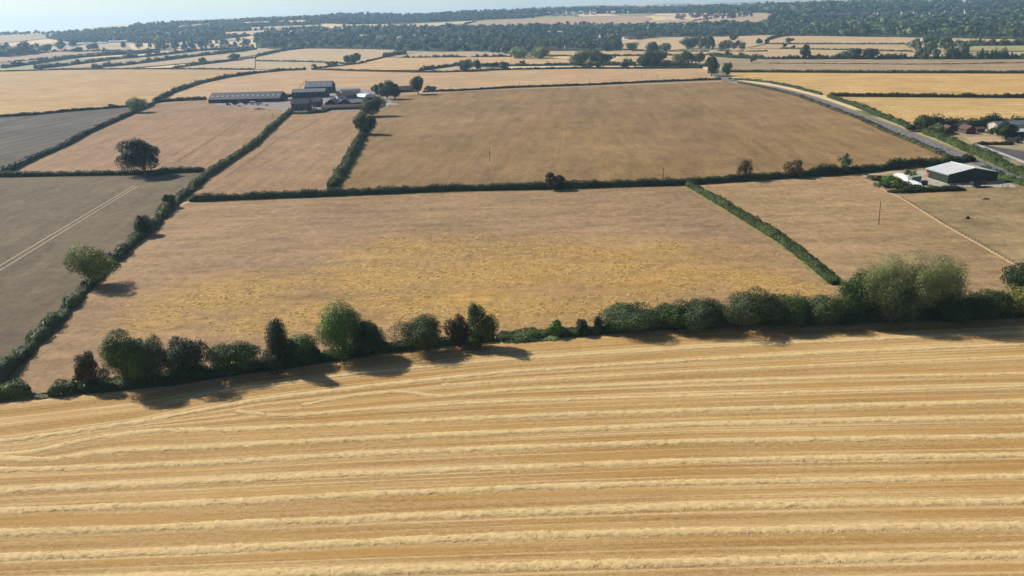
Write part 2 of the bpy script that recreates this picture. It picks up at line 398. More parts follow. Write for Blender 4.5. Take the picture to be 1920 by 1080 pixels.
# boundary of the nearest (harvested) field = foot of the bushy hedge
B4 = [(-500, 812), (0, 757), (90, 748), (200, 736), (330, 722), (450, 703), (600, 682), (760, 657), (900, 643), (1130, 627), (1300, 615), (1500, 608), (1700, 603), (1920, 597), (2400, 588)]
def il(tab):
    u = [a for a, b in tab]; v = [b for a, b in tab]
    sl0 = (v[1] - v[0]) / (u[1] - u[0]); sl1 = (v[-1] - v[-2]) / (u[-1] - u[-2])
    def f(x):
        if x < u[0]: return v[0] + sl0 * (x - u[0]) * .8
        if x > u[-1]: return v[-1] + sl1 * (x - u[-1])
        return float(np.interp(x, u, v))
    return f
ROW = dict(
 a=[(0, 795), (130, 780), (260, 766), (407, 733), (555, 715), (700, 697), (955, 674), (1300, 653), (1600, 638), (1920, 622)],
 b=[(0, 828), (130, 810), (259, 791), (370, 771), (481, 750), (593, 736), (700, 723), (955, 697), (1300, 675), (1600, 659), (1920, 646)],
 c=[(822, 722), (1000, 712), (1300, 696), (1600, 682), (1920, 668)],
 c2=[(560, 762), (600, 753), (690, 738), (755, 733), (790, 738), (822, 744), (955, 731), (1300, 716), (1600, 707), (1920, 700)],
 d=[(437, 769), (518, 780), (593, 776), (700, 767), (867, 756), (1044, 750), (1300, 742), (1600, 733), (1920, 724)],
 f=[(0, 852), (55, 850), (111, 836), (167, 823), (278, 808), (407, 806), (555, 800), (700, 793), (1000, 780), (1300, 769), (1920, 753)],
 g=[(0, 858), (74, 863), (130, 858), (167, 850), (222, 845), (333, 841), (481, 832), (700, 821), (1000, 808), (1300, 796), (1920, 782)],
 h=[(0, 882), (370, 869), (700, 850), (1000, 838), (1300, 827), (1920, 818)],
 i=[(0, 921), (333, 904), (700, 887), (1000, 875), (1300, 864), (1920, 853)],
 j=[(0, 958), (300, 947), (700, 926), (1000, 914), (1300, 904), (1920, 893)],
 k=[(0, 998), (350, 987), (700, 971), (1000, 960), (1300, 949), (1920, 938)],
 l=[(0, 1045), (350, 1032), (700, 1015), (1000, 1004), (1300, 996), (1920, 984)],
 m=[(0, 1093), (300, 1082), (700, 1070), (1000, 1061), (1300, 1052), (1920, 1040)],
 n=[(0, 1146), (350, 1135), (700, 1124), (1000, 1116), (1300, 1108), (1920, 1096)],
 o=[(0, 1205), (700, 1182), (1300, 1166), (1920, 1156)])
FR = {k: il(t) for k, t in ROW.items()}; fB = il(B4)
def stubble():
    us = np.arange(-700, 2641, 20.0)
    def bl(u, a, b_): return float(sm((u - a) / (b_ - a)))
    def dd(u):
        k = bl(u, 440, 620); return FR['d'](u) * k + (FR['b'](u) * .4 + FR['f'](u) * .6) * (1 - k) if u > 440 else FR['b'](u) * .4 + FR['f'](u) * .6
    def e(u):
        k = bl(u, 800, 960); return FR['c2'](u) * k + (FR['b'](u) * .38 + dd(u) * .62) * (1 - k) if u > 800 else FR['b'](u) * .38 + dd(u) * .62
    def cc(u):
        k = bl(u, 800, 960); m_ = FR['b'](u) * .5 + e(u) * .5; return FR['c'](u) * k + m_ * (1 - k) if u > 800 else m_
    ks = [fB, FR['a'], FR['b'], cc, e, dd, FR['f'], FR['g'], FR['h'], FR['i'], FR['j'], FR['k'], FR['l'], FR['m'], FR['n'], FR['o'], lambda u: FR['o'](u) + 70, lambda u: FR['o'](u) + 150, lambda u: FR['o'](u) + 260]
    sub = 4; V = []; UV = []; nrow = (len(ks) - 1) * sub + 1
    W = np.array([[at(u, k(u)) for u in us] for k in ks])
    for a in range(nrow):
        k = min(a // sub, len(ks) - 2); t = a / sub - k
        P = W[k] * (1 - t) + W[k + 1] * t
        for q, pp in enumerate(P): V.append((pp[0], pp[1], .012)); UV.append((pp[0] * .1, a / sub))
    nu = len(us)
    F = np.array([[(a + 1) * nu + q, (a + 1) * nu + q + 1, a * nu + q + 1, a * nu + q] for a in range(nrow - 1) for q in range(nu - 1)])
    t = NT("stubble"); p = t.pos(); uvn = t.n("UVMap"); sep = t.n("SeparateXYZ"); t.l(uvn.outputs[0], sep.inputs[0])
    fr = t.math('FRACT', sep.outputs[1]); dst = t.math('ABSOLUTE', t.math('SUBTRACT', fr, .5))          # 0 mid-gap .. .5 at the row
    uvs = t.mapping(uvn.outputs[0], 0, (.12, 3.3, 1)); band = t.noise(uvs, 1.0, 3, .6)
    uv2 = t.mapping(uvn.outputs[0], 0, (.05, 9, 1)); lines = t.noise(uv2, 1.0, 2, .5)
    fine = t.noise(t.mapping(p, 0.5, (.5, 1, 1)), 1.7, 5, .8); big = t.noise(p, .03, 3, .6)
    grit = t.noise(p, 5.0, 3, .8)
    near = t.math('POWER', t.math('MULTIPLY', dst, 2.0), 1.8)
    f = t.math('ADD', t.math('MULTIPLY', near, .45), t.math('MULTIPLY', t.remap(band, .3, .7), .55))
    f = t.math('ADD', f, t.math('MULTIPLY', t.remap(lines, .50, .66), .5))
    f = t.math('ADD', f, t.math('MULTIPLY', t.math('SUBTRACT', fine, .5), 1.6))
    f = t.math('ADD', f, t.math('MULTIPLY', t.math('SUBTRACT', grit, .5), 1.6))
    f = t.math('ADD', f, t.math('MULTIPLY', t.math('SUBTRACT', big, .5), .5), True)
    c = t.mix(f, tuple(.68 * q for q in rgb(170, 127, 66)[:3]) + (1,), tuple(.68 * q for q in rgb(240, 208, 150)[:3]) + (1,))
    c = t.mix(t.remap(t.noise(t.mapping(uvn.outputs[0], 0, (.2, 2.0, 1), (3, 7, 0)), 1.0, 4, .6), .48, .64, 0, .6), c, tuple(.68 * q for q in rgb(206, 158, 86)[:3]) + (1,))
    t.color(c); t.bump(t.math('ADD', fine, grit), .8, .25)
    me = mkmesh("stubble_field", V, F, t.m, False)
    uvl = me.uv_layers.new(name="UVMap"); li = F.ravel(); uvl.data.foreach_set("uv", np.array(UV, np.float32)[li].ravel())
    o = meshobj("stubble_field", None, None, None, me=me); tag(o, "golden harvested stubble field in the foreground with straw rows", "field", kind="structure")
stubble()

def strawmat():
    t = NT("straw"); g = t.n("NewGeometry"); p = g.outputs["Position"]; n = t.noise(p, 1.2, 5, .75)
    f = t.math('ADD', t.math('MULTIPLY', g.outputs["Random Per Island"], .35), t.math('MULTIPLY', t.remap(n, .3, .7), .65), True)
    t.color(t.mix(f, tuple(.68 * q for q in rgb(196, 160, 104)[:3]) + (1,), tuple(.68 * q for q in rgb(247, 219, 162)[:3]) + (1,))); t.bump(t.noise(p, 2.2, 4, .8), .7, .16); return t.m
M['straw'] = strawmat()
ORD = ["first", "second", "third", "fourth", "fifth", "sixth", "seventh", "eighth", "ninth", "tenth", "eleventh", "twelfth", "thirteenth", "fourteenth"]
def windrow(idx, key, u0, u1, width=2.3, hgt=.34):
    us = np.linspace(u0, u1, 260); P = np.array([at(u, FR[key](u))[:2] for u in us])
    L = np.concatenate([[0], np.cumsum(np.hypot(*np.diff(P, axis=0).T))]); s = np.arange(0, L[-1], .35)
    X = np.interp(s, L, P[:, 0]); Y = np.interp(s, L, P[:, 1]); k = 9; X = np.convolve(np.pad(X, 8, 'edge'), np.ones(17) / 17, 'valid'); Y = np.convolve(np.pad(Y, 8, 'edge'), np.ones(17) / 17, 'valid')
    tx = np.gradient(X); ty = np.gradient(Y); l = np.hypot(tx, ty); nx, ny = -ty / l, tx / l
    m = len(s); c = np.linspace(-1, 1, k); C, Sg = np.meshgrid(c, s)
    wv = width * .5 * (.85 + .5 * (fbm(s * .35, s * 0 + idx * 9.1) - .5) + .35 * (vn(s * 1.3, s * 0 + idx) - .5))
    cen = .5 * (fbm(s * .12, s * 0 + idx * 3.3) - .5)
    H = hgt * (1 - np.abs(C) ** 2.2) * (.55 + .9 * fbm(Sg * .8 + C * .9, C * 1.2 + idx * 5)) + hgt * .95 * (vn(Sg * 1.9 + C * 1.5, C * 2 + idx) - .4) * (1 - C ** 2)
    off = C * wv[:, None] + cen[:, None]
    V = np.stack([X[:, None] + nx[:, None] * off, Y[:, None] + ny[:, None] * off, np.maximum(H, 0) + .02 - .05 * (np.abs(C) > .99)], -1).reshape(-1, 3)
    i, j = np.meshgrid(np.arange(m - 1), np.arange(k - 1), indexing='ij')
    F = np.stack([i * k + j + 1, i * k + j, (i + 1) * k + j, (i + 1) * k + j + 1], -1).reshape(-1, 4)[:, ::-1]
    rng = np.random.default_rng(100 + idx); n = int(L[-1] * 34); si = rng.integers(0, m, n); ci = rng.normal(size=n) * .62
    o2 = ci * wv[si] + cen[si]; z = .03 + hgt * np.clip(1 - np.abs(ci) ** 2, 0, 1) * .9
    gap = vn(si * .05, idx * 2.7 + si * 0); kp = gap + .4 * rng.random(n) > .28; si, ci, o2, z = si[kp], ci[kp], o2[kp], z[kp]; n = len(si)
    cpt = np.stack([X[si] + nx[si] * o2, Y[si] + ny[si] * o2, z * .9 - .03 + .04 * rng.random(n)], 1)
    an = .75 + rng.normal(size=n) * .35; ll = (.35 + .45 * rng.random(n))[:, None] / 2; wl = (.07 + .09 * rng.random(n))[:, None] / 2
    ax = np.stack([np.cos(an), np.sin(an), rng.normal(size=n) * .12], 1); bx_ = np.stack([-np.sin(an), np.cos(an), rng.normal(size=n) * .12], 1)
    v2 = np.stack([cpt - ax * ll - bx_ * wl, cpt + ax * ll - bx_ * wl, cpt + ax * ll + bx_ * wl, cpt - ax * ll + bx_ * wl], 1).reshape(-1, 3); f2 = np.arange(4 * n).reshape(n, 4)
    F = np.vstack([F, f2 + len(V)]); V = np.vstack([V, v2])
    o = meshobj("straw_windrow", V, F, M['straw'], smooth=False)
    tag(o, f"{ORD[idx]} long straw windrow on the stubble, counted from the bushy hedge down", "windrow", "straw windrows on the stubble field")
for q, (key, u0, u1) in enumerate([('a', 300, 2300), ('b', -300, 2300), ('c', 822, 2300), ('c2', 560, 2300), ('d', 437, 2300), ('f', -300, 2300), ('g', -300, 2300), ('h', -300, 2300),
                                   ('i', -300, 2300), ('j', -300, 2250), ('k', -250, 2200), ('l', -250, 2200), ('m', -200, 2150), ('n', -150, 2150)]):
    windrow(q, key, u0, u1, *( (1.7, .07) if key in 'c' else (1.8, .13) if key in ('a', 'c2', 'd') else (2.3, .18)))

# ------------------------------------------------------------------ the other fields
H1 = [(-60, 790), (2, 712), (34, 680), (64, 645), (104, 606), (130, 578), (160, 543), (212, 492), (227, 480), (252, 455), (289, 424), (314, 395), (352, 364), (385, 334), (427, 306), (477, 273), (508, 243), (533, 221), (547, 208)]
H2 = [(355, 378), (600, 368), (850, 358), (1040, 354), (1290, 346), (1500, 332), (1610, 324), (1700, 314), (1780, 307), (1826, 301)]
H3 = [(1290, 347), (1342, 378), (1390, 407), (1440, 437), (1492, 472), (1530, 504), (1568, 536)]
H5 = [(694, 232), (681, 254), (667, 279), (648, 313), (630, 342), (620, 356)]
H6 = [(-60, 333), (0, 332), (125, 330), (250, 328), (386, 322)]
H7 = [(0, 328), (15, 323), (62, 300), (125, 273), (162, 252), (202, 234), (250, 213), (288, 197)]
H8 = [(-60, 223), (0, 220), (62, 216), (125, 210), (187, 205), (240, 201), (262, 200)]
H9 = [(288, 195), (325, 174), (375, 157), (425, 146), (480, 138), (530, 133), (575, 131)]
H9b = [(588, 131), (680, 134), (780, 136), (830, 136), (960, 131), (1085, 129), (1210, 129), (1318, 128)]
H10 = [(290, 193), (330, 190), (388, 187)]
H11 = [(-60, 135), (0, 134.5), (125, 131), (225, 130), (350, 130), (475, 131)]
H12 = [(792, 173), (855, 171), (960, 165), (1110, 160), (1210, 155), (1310, 151), (1352, 149.5)]
H13 = [(1366, 149), (1400, 151), (1440, 155), (1490, 165), (1540, 178)]
H13b = [(1553, 182), (1602, 199), (1665, 224), (1706, 240), (1735, 250), (1766, 262), (1804, 279), (1841, 294), (1879, 312), (1916, 329), (1980, 357)]
H14 = [(1385, 156), (1440, 166), (1502, 182), (1565, 206), (1615, 224), (1665, 248), (1715, 268), (1766, 290), (1794, 302)]
H15 = [(1553, 181), (1665, 182), (1790, 183), (1920, 184), (2100, 186)]
H16 = [(1362, 136), (1440, 136), (1590, 137), (1740, 137.5), (1920, 138), (2100, 139)]
R_C = [(1338, 122), (1337, 130), (1342, 140), (1352, 146), (1375, 152.5), (1440, 162), (1490, 174), (1540, 189), (1590, 209), (1640, 228), (1690, 247), (1740, 267), (1785, 285), (1822, 300), (1860, 315), (1888, 328), (1916, 341), (1990, 374), (2100, 424)]
def c(r, g, b):
    q = rgb(r, g, b); return (q[0] * .68, q[1] * .68, q[2] * .68, 1.0)
F_ = fieldmat
PASTURE = (c(150, 122, 92), c(190, 158, 124))
blobs = []
for (u, v, ru, rv, wg) in [(780, 470, 170, 34, .6), (700, 520, 160, 34, 1), (950, 512, 210, 46, 1), (1200, 520, 190, 42, 1), (1400, 520, 110, 34, .9), (850, 562, 260, 34, 1), (440, 552, 190, 46, .85), (330, 600, 130, 30, .6), (560, 590, 220, 40, .8), (1100, 478, 220, 20, .7), (1500, 545, 90, 24, .7), (900, 575, 420, 46, .8), (1050, 500, 420, 60, .8)]:
    p0 = at(u, v); px_ = at(u + ru, v); py_ = at(u, v - rv)
    blobs.append((p0[0], p0[1], abs(px_[0] - p0[0]), abs(py_[1] - p0[1]), wg))
def blobw(x, y):
    a = np.zeros_like(x)
    for (cx, cy, rx, ry, wg) in blobs: a = np.maximum(a, wg * np.clip((1.15 - np.hypot((x - cx) / rx, (y - cy) / ry)) / 1.0, 0, 1))
    return a
def rev(l): return l[::-1]
z = .02
FIELDS = [
 ("pasture", H2[:5] + H3 + [(1568, 560)] + [(1500, 608), (1300, 615), (1130, 627), (900, 643), (760, 657), (600, 682), (450, 703), (330, 722), (200, 736), (90, 748), (0, 757), (-60, 800)] + H1[:12],
  F_("pasture_central", c(148, 122, 92), c(190, 158, 122), (400, 420), (1300, 390), 6, .3, .01, .45, .4, c(120, 112, 70), .25, .5, blobs, c(196, 158, 92)), "dry pinkish pasture with yellow grass patches, ringed by hedges"),
 ("pasture", [(1568, 536)] + rev(H3)[1:] + [(1290, 346), (1500, 332), (1610, 324), (1618, 333), (1662, 360), (1690, 372), (1780, 428), (1905, 500), (2100, 610), (1920, 597), (1700, 603), (1568, 608)],
  F_("pasture_right", c(152, 126, 94), c(194, 164, 124), (1350, 380), (1650, 370), 6, .3, .015, .5, .4, c(125, 115, 72), .3, .5), "dry pasture with a lone pole, between diagonal hedge and wire fence"),
 ("pasture", [(1618, 333), (1826, 301), (1860, 320), (1960, 352), (2100, 420), (2300, 620), (2100, 610), (1905, 500), (1780, 428), (1690, 372), (1662, 360)],
  F_("pasture_far_right", c(146, 124, 92), c(182, 158, 118), (1700, 390), (1900, 380), 6, .2, .02, .6, .4, c(112, 108, 66), .4, .5), "grazed paddock in front of the green barn"),
 ("crop_field", H1[:14] + [(386, 322), (250, 328), (125, 330), (0, 332), (-400, 338), (-700, 800)],
  F_("crop_left", c(96, 83, 63), c(132, 116, 92), (268, 338), (0, 500), 5, .25, .008, .45, .45, c(132, 124, 90), .2, .4), "grey brown crop field with a pair of pale wheel lines"),
 ("crop_field", H7[1:] + [(295, 193), (388, 187), (391, 194), (480, 203), (520, 205), (547, 208)] + rev(H1)[1:6] + [(386, 322), (250, 328), (125, 330), (15, 330)],
  F_("crop_farm_left", c(142, 112, 84), c(178, 146, 114), (464, 215), (360, 284), 5, .35, .012, .4, .4, c(150, 132, 88), .25, .4, tram=20), "tan field behind the lone oak, below the long farm shed"),
 ("crop_field", rev(H1)[:7] + [(355, 378), (600, 368), (620, 356)] + rev(H5)[1:] + [(694, 215), (690, 206), (610, 211)],
  F_("crop_farm_mid", c(148, 118, 88), c(182, 150, 114), (430, 330), (600, 225), 6, .35, .012, .4, .4, c(150, 128, 84), .25, .4), "wedge of tan field between two hedges below the farmyard"),
 ("crop_field", [(620, 356)] + rev(H5)[1:] + [(694, 215), (728, 200), (745, 175)] + H12 + [(1385, 157)] + H14[1:] + [(1794, 305)] + rev(H2)[1:-1],
  F_("crop_big", c(122, 97, 62), c(168, 138, 98), (900, 340), (1000, 170), 9, .35, .006, .6, .45, c(134, 108, 58), .5, .4, tram=24), "large olive brown crop field in the middle, right of the farm"),
 ("ploughed_field", [(-60, 223)] + H8[1:] + [(250, 213)] + rev(H7)[2:] + [(0, 328), (-300, 380), (-400, 250)],
  F_("dark_field", c(58, 52, 48), c(104, 93, 82), (0, 270), (240, 215), 6, .8, .012, .5, .4, c(96, 100, 70), .4, .4), "grey striped bare field at the left edge"),
 ("crop_field", [(-400, 138)] + H11[1:] + [(530, 132)] + rev(H9)[1:] + [(262, 200)] + rev(H8)[1:] + [(-400, 245)],
  F_("straw_left", c(166, 134, 90), c(204, 172, 124), (0, 170), (300, 160), 7, .7, .008, .35, .3, tram=16), "pale harvested field at upper left with faint straw rows"),
 ("crop_field", [(292, 195)] + H9[1:] + H9b + [(1338, 142), (1352, 149)] + rev(H12)[1:] + [(745, 175), (700, 172), (600, 164), (540, 180), (388, 187)],
  F_("straw_mid", c(178, 146, 110), c(208, 176, 136), (500, 150), (1100, 140), 8, .45, .008, .4, .3), "long pale tan field behind the farm buildings"),
 ("crop_field", H16[:1] + H16[1:] + rev(H15) + rev(H13)[:-1],
  F_("straw_right", c(184, 150, 94), c(220, 184, 126), (1500, 160), (1900, 160), 7, .7, .008, .3, .3, tram=18), "golden field beyond the road, upper of two"),
 ("crop_field", H15 + [(2200, 250), (1920, 236), (1800, 236), (1735, 244), (1706, 240)] + rev(H13b)[8:],
  F_("straw_right_low", c(184, 152, 98), c(216, 184, 128), (1650, 210), (1900, 212), 7, .6, .008, .3, .3, tram=18), "golden field beyond the road, behind the stables"),
 ("crop_field", [(1345, 120), (1352, 111), (1440, 111), (1920, 110), (2200, 110), (2200, 140), (1920, 138), (1590, 137), (1362, 136)],
  F_("grey_right", c(146, 126, 100), c(178, 156, 124), (1440, 125), (1900, 124), 10, .7, .005, .4, .3), "dull tan striped field along the row of trees at right"),
]
for (n, poly, m, lb) in FIELDS:
    sheet(n, poly, m, z, lb); z += .006
FAR = [
 ([(1440, 83), (1697, 83.5), (1705, 80), (1720, 72), (1480, 67), (1450, 72)], (206, 178, 138), "narrow pale field just below the big wood at upper right"),
 ([(1440, 84), (1697, 84.5), (1712, 97), (1640, 96), (1515, 93), (1400, 91)], (200, 172, 130), "pale strip field between two thin hedges at upper right"),
 ([(1330, 96), (1400, 92), (1515, 94), (1640, 97), (1712, 98), (1720, 109), (1560, 109), (1400, 109), (1330, 104)], (204, 176, 134), "pale strip field right behind the dark round trees"),
 ([(1170, 92), (1167, 80), (1240, 72), (1350, 70), (1460, 66), (1480, 68), (1440, 82), (1400, 90), (1290, 92), (1240, 97)], (210, 180, 138), "bright stubble field before the village houses"),
 ([(1760, 73.5), (1920, 75), (2200, 77), (2200, 84), (1920, 82), (1790, 80)], (206, 180, 140), "thin pale field strip at the upper right edge"),
 ([(1800, 88), (1920, 87), (2200, 87), (2200, 96), (1920, 97), (1810, 97)], (172, 164, 112), "greenish field strip beside the pale willow thicket"),
 ([(1030, 97), (1170, 96), (1330, 98), (1330, 104), (1090, 106), (1020, 104)], (200, 172, 134), "narrow pale field before the village trees"),
 ([(1160, 107), (1330, 105), (1330, 115), (1150, 118)], (206, 176, 132), "small pale field between clumps of trees"),
 ([(730, 107), (800, 99), (880, 97.5), (980, 99), (970, 106), (850, 108.5), (750, 108.5)], (196, 172, 136), "small pale field in front of the wooded village"),
 ([(672, 122), (697, 116), (725, 109), (760, 110), (960, 107), (1070, 111), (1067, 122), (960, 122), (937, 124), (860, 123), (787, 133), (680, 133), (600, 130)], (208, 174, 128), "pale orange field below the wooded village"),
 ([(480, 107), (535, 96), (572, 92), (737, 94), (745, 101), (725, 107), (697, 114), (672, 120), (645, 119), (605, 117), (480, 114)], (202, 176, 138), "pale field with the pair of trees at its lower edge"),
 ([(480, 115), (605, 118), (642, 121), (672, 122), (600, 129), (575, 130), (475, 130), (400, 122), (440, 117)], (196, 172, 136), "flat pale field behind the farm hedge"),
 ([(-300, 112), (0, 108), (50, 104), (110, 98), (230, 97), (90, 110), (0, 118), (-300, 124)], (186, 160, 134), "pinkish field strip at far left"),
 ([(-300, 126), (0, 120), (90, 111), (225, 98), (260, 98), (110, 110), (0, 124), (-300, 133)], (166, 150, 124), "dull field strip at far left"),
 ([(175, 128), (250, 122), (300, 115), (380, 106), (470, 93), (380, 96), (275, 107), (212, 114), (137, 124), (90, 130)], (184, 162, 130), "long thin field between two overgrown hedges"),
 ([(240, 129), (425, 113), (480, 104), (480, 97), (375, 107), (250, 123), (190, 129)], (196, 172, 140), "pale strip field left of the village"),
 ([(330, 129.5), (425, 118), (478, 110), (478, 130), (350, 130)], (200, 176, 142), "pale triangle of field by the straight hedge"),
 ([(480, 106), (480, 94), (540, 93), (525, 97)], (190, 168, 134), "small far field below the wood"),
 ([(605, 54), (675, 50), (800, 44), (875, 41), (868, 46), (850, 52), (780, 52.5), (690, 55), (615, 56)], (222, 196, 158), "long bright field on the hillside"),
 ([(845, 58), (862, 51), (890, 42), (960, 37.5), (1080, 33), (1167, 30.5), (1210, 31), (1225, 36), (1180, 47), (1060, 49), (960, 50), (900, 54)], (196, 166, 136), "wide pinkish field on the far slope"),
 ([(1165, 52), (1185, 42), (1260, 38), (1360, 37), (1440, 27), (1490, 27), (1488, 33), (1440, 40), (1440, 47), (1300, 50)], (196, 170, 140), "pale scraped ground on the far slope"),
 ([(-300, 82), (0, 70), (95, 68), (85, 73), (0, 82), (-300, 96)], (190, 172, 146), "hazy pale field at far left"),
 ([(0, 88), (50, 86), (130, 92), (160, 84), (240, 84), (250, 95), (120, 97)], (196, 176, 146), "pale field behind the polytunnels"),
]
zz = 1.2
for k, (poly, col, lb) in enumerate(FAR):
    a = poly[0]; b = poly[len(poly) // 3]; cl = c(*col); cdk = tuple(q * .8 for q in cl[:3]) + (1,)
    sheet("far_field", poly, fieldmat("far_field_%d" % k, cdk, cl, (900, a[1] + 4), (1000, a[1] + 3), 14, .7, .006, .5, .25), zz if min(p[1] for p in poly) < 112 else .25 + k * .01, lb, step=45.0); zz += .04

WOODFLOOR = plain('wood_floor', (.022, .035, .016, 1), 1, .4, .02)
# farmyard, verge, road
def ribbon(name, line, width, mat, z, label, cat, cut=None, kind="structure", offs=0.0):
    P = []
    for a, b in zip(line[:-1], line[1:]):
        A = at(*a)[:2]; B = at(*b)[:2]
        for t in np.linspace(0, 1, 8, endpoint=False): P.append(A + (B - A) * t)
    P.append(at(*line[-1])[:2]); P = np.array(P)
    k = 9; Q = np.stack([np.convolve(np.pad(P[:, i], k // 2, 'edge'), np.ones(k) / k, 'valid') for i in (0, 1)], 1)
    T = np.gradient(Q, axis=0); T /= np.linalg.norm(T, axis=1, keepdims=True); N = np.stack([-T[:, 1], T[:, 0]], 1)
    V = []; F = []
    zt = terrain(Q[:, 0], Q[:, 1])
    for i in range(len(Q)):
        for s in (-.5, .5): V.append((*(Q[i] + N[i] * (s * width + offs)), zt[i] + z))
    for i in range(len(Q) - 1): F.append((2 * i, 2 * i + 2, 2 * i + 3, 2 * i + 1)[::-1])
    o = meshobj(name, V, F, mat); tag(o, label, cat, kind=kind); return Q
M['asphalt'] = plain("asphalt", c(116, 116, 120), .85, .18, .15)
M['verge'] = plain("dry_verge", c(146, 130, 88), 1, .25, .2)
M['paint'] = plain("road_paint", c(225, 225, 220), .7, .1)
ribbon("grass_verge", R_C, 12.5, M['verge'], .16, "dry grass verge along both sides of the road", "verge")
RQ = ribbon("road", R_C, 7.0, M['asphalt'], .175, "grey country road curving past the stables and barn", "road")
def dashes():
    L = np.concatenate([[0], np.cumsum(np.hypot(*np.diff(RQ, axis=0).T))]); V = []; F = []
    for s in np.arange(0, L[-1] - 4, 9.0):
        p = [np.array([np.interp(q, L, RQ[:, 0]), np.interp(q, L, RQ[:, 1])]) for q in (s, s + 4)]
        d = (p[1] - p[0]); d /= np.linalg.norm(d) + 1e-9; n = np.array([-d[1], d[0]]) * .12; k = len(V)
        V += [(*(p[0] + n), .19), (*(p[0] - n), .19), (*(p[1] - n), .19), (*(p[1] + n), .19)]; F.append((k, k + 1, k + 2, k + 3))
    o = meshobj("road_markings", V, F, M['paint']); tag(o, "dashed white centre line painted on the road", "road marking", kind="structure")
dashes()
YARD = plain("yard_surface", c(150, 140, 136), .95, .3, .12)
sheet("farmyard", [(388, 194), (410, 188), (540, 181), (600, 166), (660, 164), (705, 171), (738, 180), (728, 200), (690, 206), (612, 211), (560, 210), (546, 214), (522, 204), (480, 203.5), (420, 199)], YARD, .10, "pale worn yard surface between the farm buildings", "yard")
sheet("track", [(700, 190), (738, 175), (1355, 151), (1355, 154), (900, 170), (742, 180)], plain("dusty_track", c(172, 148, 116), 1, .15, .1), .105, "thin dusty track in front of the long straight hedge", "track")
sheet("barn_yard", [(1682, 326), (1750, 318), (1790, 308), (1830, 305), (1900, 345), (1905, 352), (1780, 351), (1740, 352), (1700, 340)], plain("barn_yard_rubble", c(176, 170, 152), .95, .4, .5), .11, "pale rubble yard round the green barn", "yard")
sheet("paddock", [(1766, 254), (1800, 244), (1870, 243), (1990, 262), (2050, 320), (1960, 310), (1880, 300), (1830, 280)], plain("stable_ground", c(158, 146, 108), 1, .3, .06), .115, "dry paddock ground around the stables", "paddock")
sheet("sand_school", [(1806, 257), (1868, 256), (1892, 268), (1830, 271)], plain("sand", c(190, 160, 124), 1, .1, .2), .125, "tan sand square in front of the stables", "paddock")
sheet("riding_arena", [(1815, 277), (1850, 273), (1960, 290), (1990, 310), (1900, 300), (1868, 293)], plain("arena_surface", c(92, 86, 90), 1, .25, .1), .125, "dark riding arena beside the white rails", "paddock")
M['trk'] = plain("pale_wheel_line", c(176, 162, 138), 1, .1, .3)
M['trkd'] = plain("dark_path", c(138, 108, 82), 1, .1, .3)
for ln, wd, mt, lb in [([(268, 339), (130, 421), (0, 499), (-60, 535)], .75, 'trk', "upper of two pale tractor wheel lines"), ([(274, 340), (134, 425), (0, 508), (-60, 544)], .75, 'trk', "lower of two pale tractor wheel lines"),
                       ([(599, 222), (585, 233), (568, 241), (527, 257), (514, 266), (485, 290), (443, 318), (420, 335)], 1.1, 'trkd', "thin dark path wandering down from the farmyard"),
                       ([(466, 214), (406, 257), (360, 285), (320, 310)], .8, 'trkd', "faint wheel line below the long shed"),
                       ([(578, 148), (566, 158), (558, 170)], 1.5, 'trkd', "short dark path behind the farm sheds")]:
    ribbon("track", ln, wd, M[mt], .14, lb, "track")
def fenceline():
    L = [(1618, 333), (1662, 360), (1690, 372), (1735, 400), (1780, 428), (1840, 461), (1905, 499), (1980, 540)]
    ribbon("grass_strip", L, 1.0, plain("bleached_grass", c(206, 176, 130), 1, .35, 1.2), .12, "bleached grass strip along the wire fence", "grass", kind="structure")
fenceline()

MARG = plain('field_margin', c(150, 138, 88), 1, .35, .5)
for ln, wd, lb in [(H2, 6.5, "grassy margin along the long trimmed hedge"), (H3, 6.0, "grassy margin along the neat diagonal hedge"), (H5, 9, "grassy margin along the tall farm hedge"), (H6, 5.5, "grassy margin along the oak hedge"), (H7, 7, "grassy margin beside the grey striped field"), (H8, 7, "grassy margin above the grey striped field"), (H15, 6.5, "grassy margin between the golden fields"), (H12, 7, "grassy margin along the thin straight hedge")]:
    ribbon("grass_margin", ln, wd, MARG, .10, lb, "margin")
